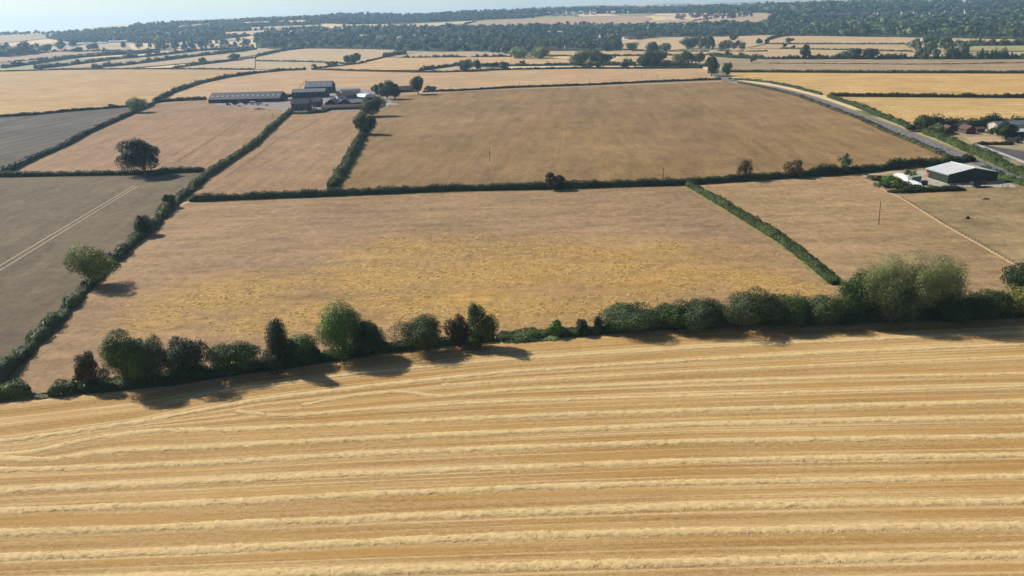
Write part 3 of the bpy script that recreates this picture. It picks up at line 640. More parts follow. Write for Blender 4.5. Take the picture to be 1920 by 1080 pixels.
# ------------------------------------------------------------------ tussocks of dead grass
def tussocks():
    rng = np.random.default_rng(5)
    pa = at(250, 640); N = 260000
    x = rng.uniform(at(150, 600)[0], at(1580, 560)[0], N); y = rng.uniform(at(900, 640)[1], at(900, 415)[1], N)
    w_ = blobw(x, y); nz = fbm(x * .05, y * .09, 4); n2 = fbm(x * .3, y * .5, 3)
    k = (w_ ** 1.3 * np.clip((nz - .32) * 5, 0, 1) * np.clip((n2 - .36) * 5, 0, 1)) > rng.random(N) * 1.05
    x, y = x[k][:46000], y[k][:46000]; n = len(x)
    lx = .28 + .6 * rng.random(n); ly = .10 + .14 * rng.random(n); h = .06 + .15 * rng.random(n); ang = rng.normal(size=n) * .35
    V = []; m = 7; th = np.linspace(0, 2 * math.pi, m, endpoint=False)
    R_ = .75 + .5 * rng.random((n, m)); ex = R_ * np.cos(th) * lx[:, None]; ey = R_ * np.sin(th) * ly[:, None]
    ca, sa = np.cos(ang)[:, None], np.sin(ang)[:, None]
    ring = np.stack([x[:, None] + ex * ca - ey * sa, y[:, None] + ex * sa + ey * ca, np.full((n, m), .03)], -1)
    top = np.stack([x + rng.normal(size=n) * .1, y + rng.normal(size=n) * .08, h], -1)[:, None, :]
    V = np.concatenate([ring, top], 1).reshape(-1, 3); b = (np.arange(n) * (m + 1))[:, None, None]
    tri = np.array([[i, (i + 1) % m, m] for i in range(m)])[None]; F = (b + tri).reshape(-1, 3)
    t = NT("dead_grass"); g = t.n("NewGeometry"); t.color(t.mix(g.outputs["Random Per Island"], c(172, 136, 78), c(216, 180, 112))); t.bump(t.noise(g.outputs["Position"], 4, 4, .8), .6, .1)
    o = meshobj("grass_tussocks", V, F, t.m); tag(o, "scattered yellow tussocks of dead grass across the central pasture", "grass", kind="stuff")
tussocks()
# ------------------------------------------------------------------ hedges
def hedge(line, width, hgt, label, mat='hedge', seed=1, rough=.35, rk=1.45, dens=1.5, name="hedge", grow=None, cat="hedge", dry=0, lumps=0.0):
    rng = np.random.default_rng(seed); P = []; rough = rough * rk
    for a, b in zip(line[:-1], line[1:]):
        A = at(*a)[:2]; B = at(*b)[:2]; n = max(2, int(np.hypot(*(B - A)) / 2.0))
        for t in np.linspace(0, 1, n, endpoint=False): P.append(A + (B - A) * t)
    P.append(at(*line[-1])[:2]); P = np.array(P)
    L = np.concatenate([[0], np.cumsum(np.hypot(*np.diff(P, axis=0).T))]); tot = L[-1]
    dist = np.hypot(*P[len(P) // 2]); dmin = np.hypot(P[:, 0], P[:, 1]).min()
    s = np.arange(0, tot, 1.0); X = np.interp(s, L, P[:, 0]); Y = np.interp(s, L, P[:, 1])
    if len(s) < 3: return
    tx, ty = np.gradient(X), np.gradient(Y); l = np.hypot(tx, ty); tx, ty = tx / l, ty / l
    ph = seed * 7.7
    def prof(q):
        a = fbm(q * .11, q * 0 + ph, 3); b2 = vn(q * .45, q * 0 + ph + 5) * 1.6 - .3
        hh = hgt * (1 + rough * ((a - .5) * 2.2 + (b2 - .5) * .7)); ww = width * (1 + rough * (fbm(q * .15, q * 0 + ph + 9) - .5) * 1.6)
        if lumps: hh = hh * (1 + lumps * np.clip(fbm(q * .05, q * 0 + ph + 20, 2) - .52, 0, 1) * 6)
        tp = np.clip(.45 + np.minimum(q, tot - q) / 3.0, 0, 1)
        return np.maximum(hh, hgt * .4) * tp, np.maximum(ww, width * .5) * tp
    leaf = float(np.clip(dist * .0011, .26, 3.0)); area = tot * (2 * hgt + width); n = int(min(dens * area / leaf ** 2 * 1.1, 90000))
    q = rng.random(n) * tot; hh, ww = prof(q); th = rng.random(n) * math.pi
    cx = np.cos(th); cz = np.sin(th); ex = np.sign(cx) * np.abs(cx) ** .55; ez = cz ** .6
    jt = 1 + .10 * rng.normal(size=n)
    px_ = np.interp(q, s, X); py_ = np.interp(q, s, Y); ttx = np.interp(q, s, tx); tty = np.interp(q, s, ty)
    cl = vn(q * .9 + ph, th * 2.2); jt = jt * (.86 + .3 * cl)
    o = ex * ww / 2 * jt; zz_ = ez * hh * (.88 + .26 * cl + .08 * rng.normal(size=n))
    zb = terrain(px_, py_)
    C = np.stack([px_ - tty * o, py_ + ttx * o, zb + np.maximum(zz_, .05)], 1)
    N = unit(np.stack([-tty * cx, ttx * cx, cz * .9 + .1], 1) + rng.normal(size=(n, 3)) * .45)
    v, f = leafquads(rng, C, N, leaf * (.6 + .9 * rng.random(n)))
    # solid heart so that no light leaks through
    hh, ww = prof(s); K = len(s); pr = np.array([(-.40, 0), (-.42, .55), (-.25, .84), (.25, .84), (.42, .55), (.40, 0)])
    zb = terrain(X, Y); core = []
    for i in range(K):
        for (a, b_) in pr: core.append((X[i] - ty[i] * a * ww[i], Y[i] + tx[i] * a * ww[i], zb[i] + b_ * hh[i] - (.1 if b_ == 0 else 0)))
    fc = [[i * 6 + j, i * 6 + j + 1, (i + 1) * 6 + j + 1, (i + 1) * 6 + j] for i in range(K - 1) for j in range(5)]
    fc = np.array(fc); V = np.vstack([v, np.array(core)]); F = np.vstack([f, fc + len(v)])
    ends = np.array([[0, 1, 4, 5], [1, 2, 3, 4]]); F = np.vstack([F, ends + len(v), ends[:, ::-1] + len(v) + (K - 1) * 6])
    o = meshobj(name, V, F, M[mat]); tag(o, label, cat, "field hedges" if cat == "hedge" else None); return o
HG = [
 (H1[:8], 3.5, 2.3, "thick overgrown hedge at lower left, from corner up to the pale willow", 'hedge_green', .5, .0),
 (H1[7:14], 3.6, 2.5, "thick hedge from the pale willow up to the oak hedge junction", 'hedge_green', .5, .0),
 (H1[13:], 3.6, 2.7, "diagonal hedge climbing from the oak hedge junction to the farmyard", 'hedge_green', .45, .0),
 (H2[:6], 3.0, 2.9, "long dark trimmed hedge below the big brown field", 'hedge', .18, 0), (H2[5:], 3.6, 3.6, "dark bushy hedge end behind the green barn", 'hedge', .35, 0),
 (H3, 3.6, 2.2, "neat green diagonal hedge between the two pastures at right", 'hedge_green', .25, 0),
 (H5, 5.0, 3.2, "tall hedge running down from the two farm trees", 'hedge_green', .4, 0),
 (H6, 2.6, 2.6, "straight dark hedge on both sides of the lone oak", 'hedge', .18, 0),
 (H7, 3.4, 2.8, "hedge slanting along the grey striped field", 'hedge', .25, 0),
 (H8, 3.0, 2.4, "dark hedge above the grey striped field", 'hedge', .3, 0),
 (H9, 4.5, 4.0, "curving hedge climbing from the pale tree behind the long shed", 'hedge', .3, 0),
 (H9b[:5], 3.0, 2.6, "dark level hedge behind the farm, left half", 'hedge', .25, 0), (H9b[4:], 3.0, 2.8, "dark level hedge behind the farm, right half up to the road trees", 'hedge', .25, 0),
 (H10, 3.4, 3.2, "short dark hedge joining the long shed", 'hedge', .15, 0),
 (H11, 3.0, 2.4, "dead straight hedge across the top of the pale upper left field", 'hedge', .25, 0),
 (H12, 2.6, 2.2, "thin straight hedge along the top of the big brown field", 'hedge', .2, 0),
 (H13, 3.0, 2.0, "roadside hedge on the far side, before the bend", 'hedge_green', .3, 0), (H13b[:4], 4.0, 2.8, "roadside hedge beside the lower golden field", 'hedge_green', .3, 0),
 (H13b[4:], 5.0, 3.2, "thick roadside hedge in front of the stables", 'hedge_green', .35, 0),
 (H14, 4.0, 1.4, "low ragged hedge between the big brown field and the road", 'hedge_dry', .4, 0),
 (H15, 3.2, 3.2, "dark level hedge between the two golden fields", 'hedge', .2, 0), (H16, 3.0, 3.0, "dark level hedge above the upper golden field", 'hedge', .2, 0),
 ([(1440, 119), (1600, 120), (1700, 121), (1800, 120), (1920, 118)], 2.0, .8, "faint broken grassy hedge in the dull striped field", 'hedge_dry', .8, 0),
 ([(547, 214), (575, 213.5), (605, 211), (617, 206)], 4.0, 2.4, "rounded hedge wrapping the garden of the brick farmhouse", 'hedge_green', .25, 0),
 ([(1841, 318), (1862, 328), (1890, 338), (1916, 346), (1960, 364)], 4.5, 2.4, "scrubby hedge between the barn yard and the road", 'hedge_green', .45, 0),
 ([(1664, 361), (1700, 361), (1760, 358), (1810, 356)], 3.4, 1.7, "low dark hedge in front of the barn yard", 'hedge', .4, 0),
 ([(1735, 246), (1766, 244), (1800, 240), (1866, 240), (1925, 238), (2000, 238)], 7.0, 6.5, "tall dark hedge behind the stables", 'hedge', .4, 0),
 ([(1826, 272), (1850, 271.5), (1880, 272), (1900, 271)], 2.5, 1.6, "short dark hedge between sand square and riding arena", 'hedge', .3, 0),
 ([(585, 131), (600, 129), (672, 121.5), (697, 115), (725, 108)], 3.5, 3.5, "hedge sloping up past the pair of round trees", 'hedge', .35, 0),
 ([(722, 108), (740, 104), (760, 101)], 12, 7, "overgrown clump of hedge below the village wood", 'hedge', .4, 0),
 ([(480, 114.5), (560, 116), (605, 117.5), (645, 120)], 3, 2.6, "faint hedge left of the pair of round trees", 'hedge', .35, 0),
 ([(480, 108), (510, 101), (535, 96), (572, 92)], 8, 6, "overgrown hedge left of the pale field under the wood", 'hedge', .4, 0),
 ([(572, 92), (640, 92), (737, 94.5)], 5, 5, "dark hedge at the foot of the village wood", 'hedge', .35, 0),
 ([(750, 109.5), (850, 109), (960, 108)], 5, 4, "lumpy hedge with small trees in front of the village", 'hedge', .6, 1),
 ([(787, 133), (830, 127), (860, 123), (905, 125), (937, 124.5), (1067, 123)], 5, 3.6, "bushy hedge between the farm field and the pale orange field", 'hedge', .5, .6),
 ([(1067, 123), (1155, 123), (1250, 124), (1330, 124)], 7, 4.2, "dark roadside hedge under the big dark trees", 'hedge', .5, .6),
 ([(1000, 97), (1030, 96.5), (1170, 95.5), (1240, 98), (1330, 98)], 3, 3, "thin dark hedge in front of the village", 'hedge', .3, 0),
 ([(1020, 105), (1090, 106), (1330, 104)], 3, 3, "thin dark hedge lower of the two before the village", 'hedge', .3, 0),
 ([(1330, 104.5), (1375, 109), (1440, 111), (1600, 111), (1720, 111)], 7, 4.5, "hedge joining the dark round trees at upper right", 'hedge', .6, .8),
 ([(1345, 97), (1400, 98), (1440, 98)], 3, 3, "short dark hedge left of the strip fields", 'hedge', .3, 0),
 ([(1720, 111), (1820, 111), (1920, 110.5), (2100, 110)], 14, 8, "tall row of bushes right of the pale willow thicket", 'hedge', .5, .6),
 ([(1440, 83.5), (1560, 83.5), (1697, 84)], 3.5, 3.2, "thin hedge above the upper strip field", 'hedge', .2, 0),
 ([(1463, 92), (1515, 94), (1580, 95), (1647, 97), (1712, 98.5)], 3.5, 3.4, "thin hedge above the lower strip field", 'hedge', .2, 0),
 ([(1440, 76), (1455, 71), (1480, 68), (1600, 68.5), (1760, 71), (1920, 74.5), (2100, 77)], 8, 6, "dark edge hedge at the foot of the big wood", 'hedge', .3, 0),
 ([(1790, 86), (1840, 86.5), (1920, 86)], 16, 9, "dark band of bushes above the greenish strip", 'hedge', .4, 0),
 ([(0, 108), (50, 103.5), (107, 97.5), (180, 96.5), (260, 97), (300, 94)], 6, 4, "hedge under the left trees and polytunnels", 'hedge', .4, .5),
 ([(15, 118), (90, 110)], 4, 3.5, "short dark hedge at far left", 'hedge', .4, 0), ([(110, 108), (160, 103), (225, 98)], 4, 3.5, "thin slanting hedge at far left", 'hedge', .4, 0),
 ([(5, 128), (35, 124), (75, 119), (110, 113), (155, 108), (200, 104), (250, 101), (300, 98)], 9, 6, "overgrown hedge, upper of three slanting ones at far left", 'hedge', .5, .6),
 ([(67, 130), (100, 126), (137, 123), (175, 118), (212, 113), (275, 108), (370, 97), (475, 90)], 10, 6, "overgrown hedge, middle of three slanting ones at far left", 'hedge', .5, .6),
 ([(175, 129), (212, 125), (250, 122), (300, 115.5), (375, 106), (430, 99), (480, 93)], 9, 6, "overgrown hedge, lower of three slanting ones at far left", 'hedge', .5, .4),
 ([(325, 129), (380, 121), (425, 116.5), (480, 110)], 6, 4, "hedge beside the small round tree at far left", 'hedge', .5, .3),
 ([(860, 52), (875, 45), (892, 41.5)], 6, 5, "short hedge between bright and pinkish far fields", 'hedge', .3, 0),
 ([(1185, 52), (1230, 47), (1285, 44)], 6, 4, "dark broken hedge on the scraped far slope", 'hedge', .4, 0),
 ([(1300, 40), (1345, 33), (1380, 28)], 8, 5, "slanting hedge on the scraped far slope", 'hedge', .4, 0),
]
for k, (ln, wd, hg, lb, mt, rg, lm) in enumerate(HG): hedge(ln, wd, hg, lb, mt, 10 + k, rg, lumps=lm)
# undergrowth joining the bushes of the near hedge
UG = [([(-80, 757), (0, 744), (40, 741), (58, 739)], 3.6, 2.2, "low bramble hedge at the lower left corner", 'hedge_green', .5), ([(92, 741), (150, 733)], 3.2, 2.4, "short bramble hedge left of the brownish tree", 'hedge_green', .4),
      ([(148, 732), (300, 718), (394, 707)], 4.5, 3.0, "dark undergrowth beneath the three big left bushes", 'hedge', .4), ([(388, 707), (500, 691), (606, 675)], 4, 2.6, "dark undergrowth around the pointed dark tree", 'hedge', .4),
      ([(596, 676), (730, 657), (860, 642), (930, 637)], 3.6, 1.7, "dark undergrowth right of the tall green tree", 'hedge', .4), ([(930, 636), (975, 633), (1050, 628), (1130, 622)], 4.0, 1.4, "low bright bramble bank in the gap of the bushy hedge", 'hedge_green', .6),
      ([(1130, 620), (1300, 609), (1480, 603)], 6, 4.2, "dark hedge bottom below the round willow bushes", 'hedge', .4), ([(1480, 603), (1640, 598), (1800, 595)], 7, 4.6, "dark hedge bottom below the great pale willow", 'hedge', .4),
      ([(1800, 594), (1880, 590), (1960, 587), (2200, 578)], 6, 5, "dark hedge bottom at the right edge", 'hedge', .4)]
for k, (ln, wd, hg, lb, mt, rg) in enumerate(UG): hedge(ln, wd, hg, lb, mt, 200 + k, rg, dens=1.6)
hedge([(948, 640), (1000, 636), (1050, 633)], 3.0, .8, "pale grass bank under the bramble gap", 'leaf_pale', 300, .5, name="grass_bank", cat="grass bank")
hedge([(58, 744), (92, 744)], 2.5, .9, "dry weeds in the gateway gap at lower left", 'hedge_dry', 301, .6, name="weed_clump", cat="weeds")
BRAMB = [(1640, 337, 30, 330, 'leaf_brown', 'low brown bramble clump just below the dark hedge'), (1664, 341, 34, 331, 'leaf_bright', 'bright green bramble clump left of the white rubble'), (1656, 350, 30, 341, 'leaf_mid', 'bramble clump in the fence corner'), (1684, 351, 42, 337, 'leaf_mid', 'largest bramble clump below the white rubble'), (1712, 356, 40, 347, 'leaf_dark', 'dark bramble clump below the white rubble end'), (1750, 355, 26, 349, 'leaf_yellow', 'yellowish weed clump at the foot of the green barn')]

# ------------------------------------------------------------------ trees
MESH_CACHE = {}
def tree(u, vb, vt, wpx, kind, mat, label, n, seed, group=None, trunk=.12, D=None, name="tree", cat="tree", dy=0.0, minh=0):
    n = int(n * 1.15); p = at(u, vb); Ht = max(height(p, vt), minh, .8); W = wpx * mpp(p); rng = np.random.default_rng(seed)
    dist = np.hypot(p[0], p[1]); leaf = float(np.clip(dist * .00125, .24, 3.2))
    cm, tm = tree_meshes(rng, W, Ht, kind, n, leaf, M[mat], M['bark'], trunk, (D * W if D else None))
    e = empty(name, p, 0); tag(e, label, cat, group)
    for nm, me in (("crown", cm), ("trunk", tm)):
        o = bpy.data.objects.new(nm, me); COL.objects.link(o); o.parent = e
    return e
NG = "bushes and trees of the near hedge"
NEAR = [
 (170, 727, 662, 52, 'tall', 'leaf_brown', "small brownish tree at the left end of the bushy hedge", 9000, .1, "tree"),
 (238, 727, 621, 96, 'tall', 'leaf_bright', "broad bright green tree beside the small brownish one", 22000, .08, "tree"),
 (288, 722, 640, 66, 'round', 'leaf_grey', "grey green bushy tree leaning on the broad bright one", 13000, .06, "tree"),
 (351, 716, 632, 82, 'oak', 'leaf_dark', "dense dark round tree, third large crown from the left", 18000, .06, "tree"),
 (446, 702, 643, 100, 'bush', 'leaf_mid', "low wide bush with yellow green top", 14000, .03, "bush"),
 (527, 692, 597, 66, 'tall', 'leaf_dark', "pointed dark tree standing above the low bushes", 12000, .05, "tree"),
 (568, 683, 632, 62, 'bush', 'leaf_mid', "low bush leaning on the pointed dark tree", 8000, .03, "bush"),
 (648, 671, 573, 108, 'tall', 'leaf_bright', "tallest green tree of the left hedge with peaked top", 22000, .06, "tree"),
 (692, 667, 604, 72, 'tall', 'leaf_dark', "dark sloping tree against the tallest green one", 13000, .05, "tree"),
 (793, 655, 595, 98, 'bush', 'leaf_mid', "wide olive bush right of the tallest green tree", 16000, .04, "bush"),
 (862, 649, 593, 46, 'round', 'leaf_brown', "thin brownish bush beside the narrow green tree", 8000, .05, "bush"),
 (900, 650, 570, 60, 'tall', 'leaf_mid', "narrow upright green tree before the hedge gap", 13000, .05, "tree"),
 (1044, 629, 603, 34, 'bush', 'leaf_bright', "small round bramble bush in the hedge gap", 3500, .02, "bush"),
 (1092, 626, 599, 26, 'bush', 'leaf_dark', "small dark bramble dome near the end of the gap", 3000, .02, "bush"),
 (1122, 624, 594, 24, 'tall', 'leaf_dark', "little peaked bramble at the end of the gap", 3000, .02, "bush"),
 (1184, 622, 575, 108, 'bush', 'leaf_grey', "wide grey green bush, first after the gap", 16000, .03, "bush"),
 (1262, 617, 567, 70, 'bush', 'leaf_mid', "mid green bush, second after the gap", 10000, .03, "bush"),
 (1312, 616, 561, 84, 'bush', 'leaf_grey', "grey green willow bush, third after the gap", 13000, .03, "bush"),
 (1415, 614, 543, 118, 'round', 'leaf_grey', "big rounded willow bush at the middle right", 22000, .05, "bush"),
 (1480, 611, 557, 88, 'bush', 'leaf_mid', "low bush to the right of the rounded willow", 10000, .03, "bush"),
 (1545, 609, 556, 74, 'bush', 'leaf_grey', "low grey bush where the diagonal hedge ends", 10000, .03, "bush"),
 (1596, 604, 515, 64, 'round', 'leaf_mid', "fresh green tree left of the great pale willow", 14000, .06, "tree"),
 (1652, 604, 490, 88, 'willow', 'leaf_pale', "left stem of the great pale willow, open crown", 22000, .1, "tree"),
 (1704, 601, 474, 106, 'willow', 'leaf_pale', "great pale willow with open crown and bare limbs, middle stem", 34000, .1, "tree"),
 (1752, 600, 486, 88, 'willow', 'leaf_pale', "right stem of the great pale willow, spreading to the right", 22000, .1, "tree"),
 (1672, 607, 540, 96, 'bush', 'leaf_grey', "grey bush under the left of the great willow", 11000, .03, "bush"),
 (1768, 603, 543, 92, 'bush', 'leaf_dark', "dark bush under the right of the great willow", 11000, .03, "bush"),
 (1826, 600, 556, 80, 'bush', 'leaf_dark', "dark low bush just right of the great willow", 9000, .03, "bush"),
 (1862, 594, 546, 56, 'bush', 'leaf_mid', "yellow green bush near the right edge", 7000, .03, "bush"),
 (1915, 592, 540, 80, 'bush', 'leaf_yellow', "yellow green bush cut by the right edge", 9000, .03, "bush"),
 (1912, 545, 499, 60, 'round', 'leaf_dark', "round dark green bush behind the hedge at right edge", 10000, .03, "bush"),
]
for k, (u, vb, vt, wp, kd, mt, lb, n, tf, ct) in enumerate(NEAR): tree(u, vb, vt, wp, kd, mt, lb, n, 500 + k, NG, tf, name=ct, cat=ct)
MID = [
 (177, 533, 457, 78, 'round', 'leaf_yellow', "pale yellow green willow bush on the lower left hedge", 12000, .05),
 (270, 441, 405, 36, 'round', 'leaf_mid', "round green tree on the lower left hedge", 5000, .05), (318, 389, 365, 21, 'round', 'leaf_mid', "small round tree nearest the hedge corner", 2500, .05),
 (273, 328, 261, 74, 'oak', 'leaf_dark', "lone dark oak with broad crown on the straight hedge", 16000, .16),
 (680, 252, 212, 48, 'round', 'leaf_mid', "rounded tree with long shadow at the top of the tall hedge", 8000, .16), (699, 218, 182, 44, 'round', 'leaf_grey', "grey green tree at the corner of the farmyard", 7000, .1),
 (726, 186, 152, 38, 'round', 'leaf_mid', "tall dark green tree beside the dark stable shed", 5000, .08), (741, 186, 157, 22, 'round', 'leaf_dark', "dark tree leaning on the tall farm tree", 2500, .08), (708, 178, 159, 20, 'round', 'leaf_bright', "small light green tree behind the farmyard", 2200, .05),
 (784, 177, 144, 30, 'round', 'leaf_mid', "tree at the right end of the farm", 4500, .15), (808, 170, 161, 24, 'sparse', 'leaf_brown', "low brown scrub right of the farm", 1500, .05),
 (258, 211, 183, 40, 'willow', 'leaf_pale', "pale round willow where three hedges meet", 6000, .06),
 (1037, 356, 325, 36, 'round', 'leaf_brown', "round olive brown tree on the long trimmed hedge", 6000, .1), (1397, 338, 299, 36, 'sparse', 'leaf_brown', "thin half bare tree on the long hedge", 1800, .15),
 (1485, 332, 302, 34, 'oak', 'leaf_rust', "rusty brown domed tree on the long hedge", 5500, .08), (1583, 325, 287, 36, 'sparse', 'leaf_grey', "airy grey tree on the long hedge near the fence end", 1700, .12),
 (1734, 249, 219, 46, 'round', 'leaf_mid', "green tree at the roadside by the stables", 6000, .05), (1760, 252, 231, 30, 'sparse', 'leaf_pale', "thin pale tree in front of the stables", 1800, .08), (1712, 246, 234, 26, 'bush', 'leaf_dark', "dark roadside bush before the stables", 1800, .05),
 (1886, 262, 230, 36, 'round', 'leaf_dark', "dark tree between the white shed and the rails", 4500, .08), (1862, 252, 240, 20, 'bush', 'leaf_mid', "small bush beside the sand square", 1200, .05),
 (1700, 330, 318, 12, 'sparse', 'leaf_pale', "small pale sapling by the white heap", 500, .1), (1710, 331, 322, 14, 'bush', 'leaf_pale', "pale low bush next to the container", 600, .05),
 (652, 119, 104, 15, 'round', 'leaf_grey', "left and smaller one of the pair of round trees", 1200, .08), (665, 120, 100, 21, 'round', 'leaf_mid', "right and taller one of the pair of round trees", 1800, .1),
 (590, 131, 120, 11, 'sparse', 'leaf_mid', "tiny thin tree in the field gateway", 400, .15), (622, 126, 115, 22, 'sparse', 'leaf_brown', "low thin scrub left of the pair of round trees", 700, .08),
 (874, 134, 112, 27, 'round', 'leaf_mid', "largest of three round trees behind the farm field", 2200, .08), (896, 134, 114, 13, 'round', 'leaf_mid', "slim round tree right of the largest of three", 900, .12), (925, 126, 117, 19, 'bush', 'leaf_dark', "dark bush between the round hedge trees", 900, .03),
 (945, 131, 116, 20, 'round', 'leaf_mid', "third round tree behind the farm field", 1300, .1), (979, 122, 113, 11, 'sparse', 'leaf_brown', "small brown thin tree on the hedge", 400, .15),
 (975, 111, 88, 34, 'round', 'leaf_pale', "left of two pale domed willows by the village", 2400, .03), (1014, 111, 87, 44, 'round', 'leaf_pale', "right and wider of two pale domed willows by the village", 3000, .03),
 (1092, 123, 96, 42, 'round', 'leaf_mid', "broad green tree, left of the twin crowns by the road", 3000, .05), (1128, 122, 99, 46, 'oak', 'leaf_dark', "broad dark tree, right of the twin crowns by the road", 3000, .05), (1112, 112, 92, 40, 'round', 'leaf_mid', "tall green tree behind the twin crowns", 2200, .05),
 (1104, 127, 116, 13, 'round', 'leaf_grey', "small grey tree under the twin crowns", 600, .08), (1121, 127, 115, 15, 'round', 'leaf_bright', "small fresh green tree under the twin crowns", 700, .1), (1172, 128, 116, 17, 'round', 'leaf_mid', "round bush beside the parked white van", 800, .05),
 (1222, 125, 98, 38, 'oak', 'leaf_dark', "big dark tree overhanging the roadside hedge", 3000, .05), (1206, 124, 104, 26, 'round', 'leaf_mid', "green tree on the left of the big dark one", 1600, .05), (1226, 110, 92, 34, 'round', 'leaf_dark', "dark tall crown behind the big dark tree", 1800, .05), (1240, 116, 97, 22, 'round', 'leaf_mid', "mid green crown right of the big dark tree", 1200, .05),
 (1270, 118, 101, 26, 'willow', 'leaf_pale', "pale willow tree in the roadside clump", 1600, .08), (1291, 119, 97, 30, 'round', 'leaf_mid', "mid green tree in the roadside clump", 1800, .05), (1312, 119, 98, 24, 'round', 'leaf_mid', "right hand tree in the roadside clump", 1500, .06),
 (1334, 143, 107, 32, 'tall', 'leaf_mid', "tall leaning tree at the road bend", 3500, .12), (1362, 142, 118, 18, 'round', 'leaf_bright', "small tree on the other side of the road bend", 1500, .08),
 (1186, 97, 80, 23, 'round', 'leaf_mid', "round tree at the left of the bright stubble field", 1300, .05), (1222, 97, 79, 30, 'oak', 'leaf_dark', "dark domed tree in front of the bright stubble field", 1600, .05), (1248, 97, 81, 22, 'round', 'leaf_mid', "light tree in front of the bright stubble field", 1200, .05), (1155, 95, 71, 25, 'poplar', 'leaf_mid', "tall green tree at the edge of the village wood", 1500, .04), (1138, 97, 80, 26, 'round', 'leaf_mid', "green tree before the village wood edge", 1200, .05),
 (1288, 86, 71, 25, 'round', 'leaf_mid', "tree on the left of the pointed plantation", 1200, .06), (1374, 76, 65, 15, 'round', 'leaf_dark', "dark tree on the edge of the bright stubble field", 700, .05), (1424, 83, 72, 13, 'round', 'leaf_mid', "lone round tree right of the bright stubble field", 600, .1), (1438, 83, 73, 9, 'round', 'leaf_mid', "small tree beside the lone round one", 400, .1),
 (1410, 118, 107, 13, 'sparse', 'leaf_rust', "brown bare tree with a shadow in the dull field", 600, .2), (1480, 82, 71, 14, 'sparse', 'leaf_brown', "brownish airy tree on the strip field hedge", 700, .2), (1470, 90, 80, 8, 'sparse', 'leaf_brown', "tiny thin tree between the strip fields", 300, .15), (1488, 91, 85, 7, 'round', 'leaf_mid', "tiny round tree between the strip fields", 250, .1),
 (1507, 111, 84, 23, 'tall', 'leaf_dark', "dark peaked tree left of the dark round pair", 1800, .06), (1537, 111, 103, 12, 'bush', 'leaf_mid', "small bush left of the dark round pair", 400, .05), (1583, 110, 97, 15, 'round', 'leaf_pale', "pale small tree touching the dark round pair", 700, .08),
 (1602, 111, 91, 24, 'oak', 'leaf_dark', "left of the two dark round trees", 1800, .1), (1631, 111, 91, 31, 'oak', 'leaf_dark', "right and wider of the two dark round trees", 2200, .12), (1668, 111, 102, 32, 'bush', 'leaf_mid', "long low bush right of the dark round pair", 1000, .03), (1694, 111, 101, 10, 'round', 'leaf_grey', "small grey tree left of the willow thicket", 400, .05),
 (380, 119, 108, 13, 'round', 'leaf_mid', "small round tree on the slanting hedge at left", 600, .06), (442, 115, 100, 20, 'round', 'leaf_grey', "pale round tree on the slanting hedges", 900, .05), (300, 90, 68, 27, 'round', 'leaf_pale', "tall pale tree before the left hillside", 1200, .05),
 (347, 91, 73, 12, 'conifer', 'leaf_dark', "left of two dark conical trees", 900, .05), (361, 91, 71, 12, 'conifer', 'leaf_dark', "right of two dark conical trees", 900, .05), (695, 75, 55, 9, 'conifer', 'leaf_dark', "dark pointed conifer above the village wood", 600, .05),
 (5, 107, 92, 18, 'round', 'leaf_far', "first tree at the far left edge", 800, .04), (20, 107, 90, 22, 'round', 'leaf_far', "second tree from the left edge, over the pink field", 900, .04), (36, 105, 86, 20, 'round', 'leaf_far', "third tree from the left edge, dark", 900, .04), (48, 103, 77, 20, 'round', 'leaf_far', "tallest tree of the far left group", 900, .04), (63, 103, 91, 24, 'oak', 'leaf_far', "round dark tree right of the far left group", 900, .04),
 (88, 98, 83, 24, 'round', 'leaf_far', "tree in front of the white sheds", 800, .04), (145, 98, 89, 20, 'round', 'leaf_far', "bushy tree below the polytunnels", 700, .04), (176, 92, 81, 18, 'oak', 'leaf_far', "round tree before the polytunnels", 700, .04), (115, 94, 76, 16, 'round', 'leaf_far', "tree left of the first polytunnel", 700, .04), (137, 88, 75, 14, 'round', 'leaf_far', "tree between the white polytunnels", 600, .04),
]
for k, (u, vb, vt, wp, kd, mt, lb, n, tf) in enumerate(MID): tree(u, vb, vt, wp, kd, mt, lb, n, 800 + k, None, tf)

for k, (u, vb, wp, vt, mt, lb) in enumerate(BRAMB): tree(u, vb, vt, wp, 'bush', mt, lb, 1800, 1200 + k, 'brambles beside the green barn', .02, name='bramble', cat='bramble')
# ------------------------------------------------------------------ far trees and woods
def inpoly(u, v, P):
    r = False; n = len(P)
    for i in range(n):
        (a, b), (c_, d_) = P[i], P[(i + 1) % n]
        if (b > v) != (d_ > v) and u < (c_ - a) * (v - b) / (d_ - b) + a: r = not r
    return r
HPX = [(1129, 71), (868, 76), (857, 62), (866, 61), (1050, 70), (1060, 76), (1076, 74), (1112, 78), (1064, 91), (1168, 68), (1176, 73), (1181, 68), (1190, 69), (1198, 66), (984, 88), (905, 73), (828, 74), (1235, 65), (1268, 66), (690, 72), (672, 76), (712, 72)]
def scatter(rng, P, n, avoid=(), mind=0):
    us = [p[0] for p in P]; vs = [p[1] for p in P]; out = []; tries = 0
    while len(out) < n and tries < n * 60:
        tries += 1; u = rng.uniform(min(us), max(us)); v = rng.uniform(min(vs), max(vs))
        if not inpoly(u, v, P) or any(inpoly(u, v, a) for a in avoid): continue
        if any(abs(u - a) < 8 and -1 < v - b < 6 for a, b in HPX): continue
        if mind and any(abs(u - a) < mind and abs(v - b) < mind * .45 for a, b in out): continue
        out.append((u, v))
    return out
TEMPL = []
for k in range(7):
    rg = np.random.default_rng(60 + k); p, nr, _ = crown_points(rg, 1.0, .96, .04, 'far' if k < 5 else 'poplar', 230)
    v_, f_ = leafquads(rg, p, nr, .13 + .12 * rg.random(len(p)), .8)
    TEMPL.append((v_, f_))
LOWT = []
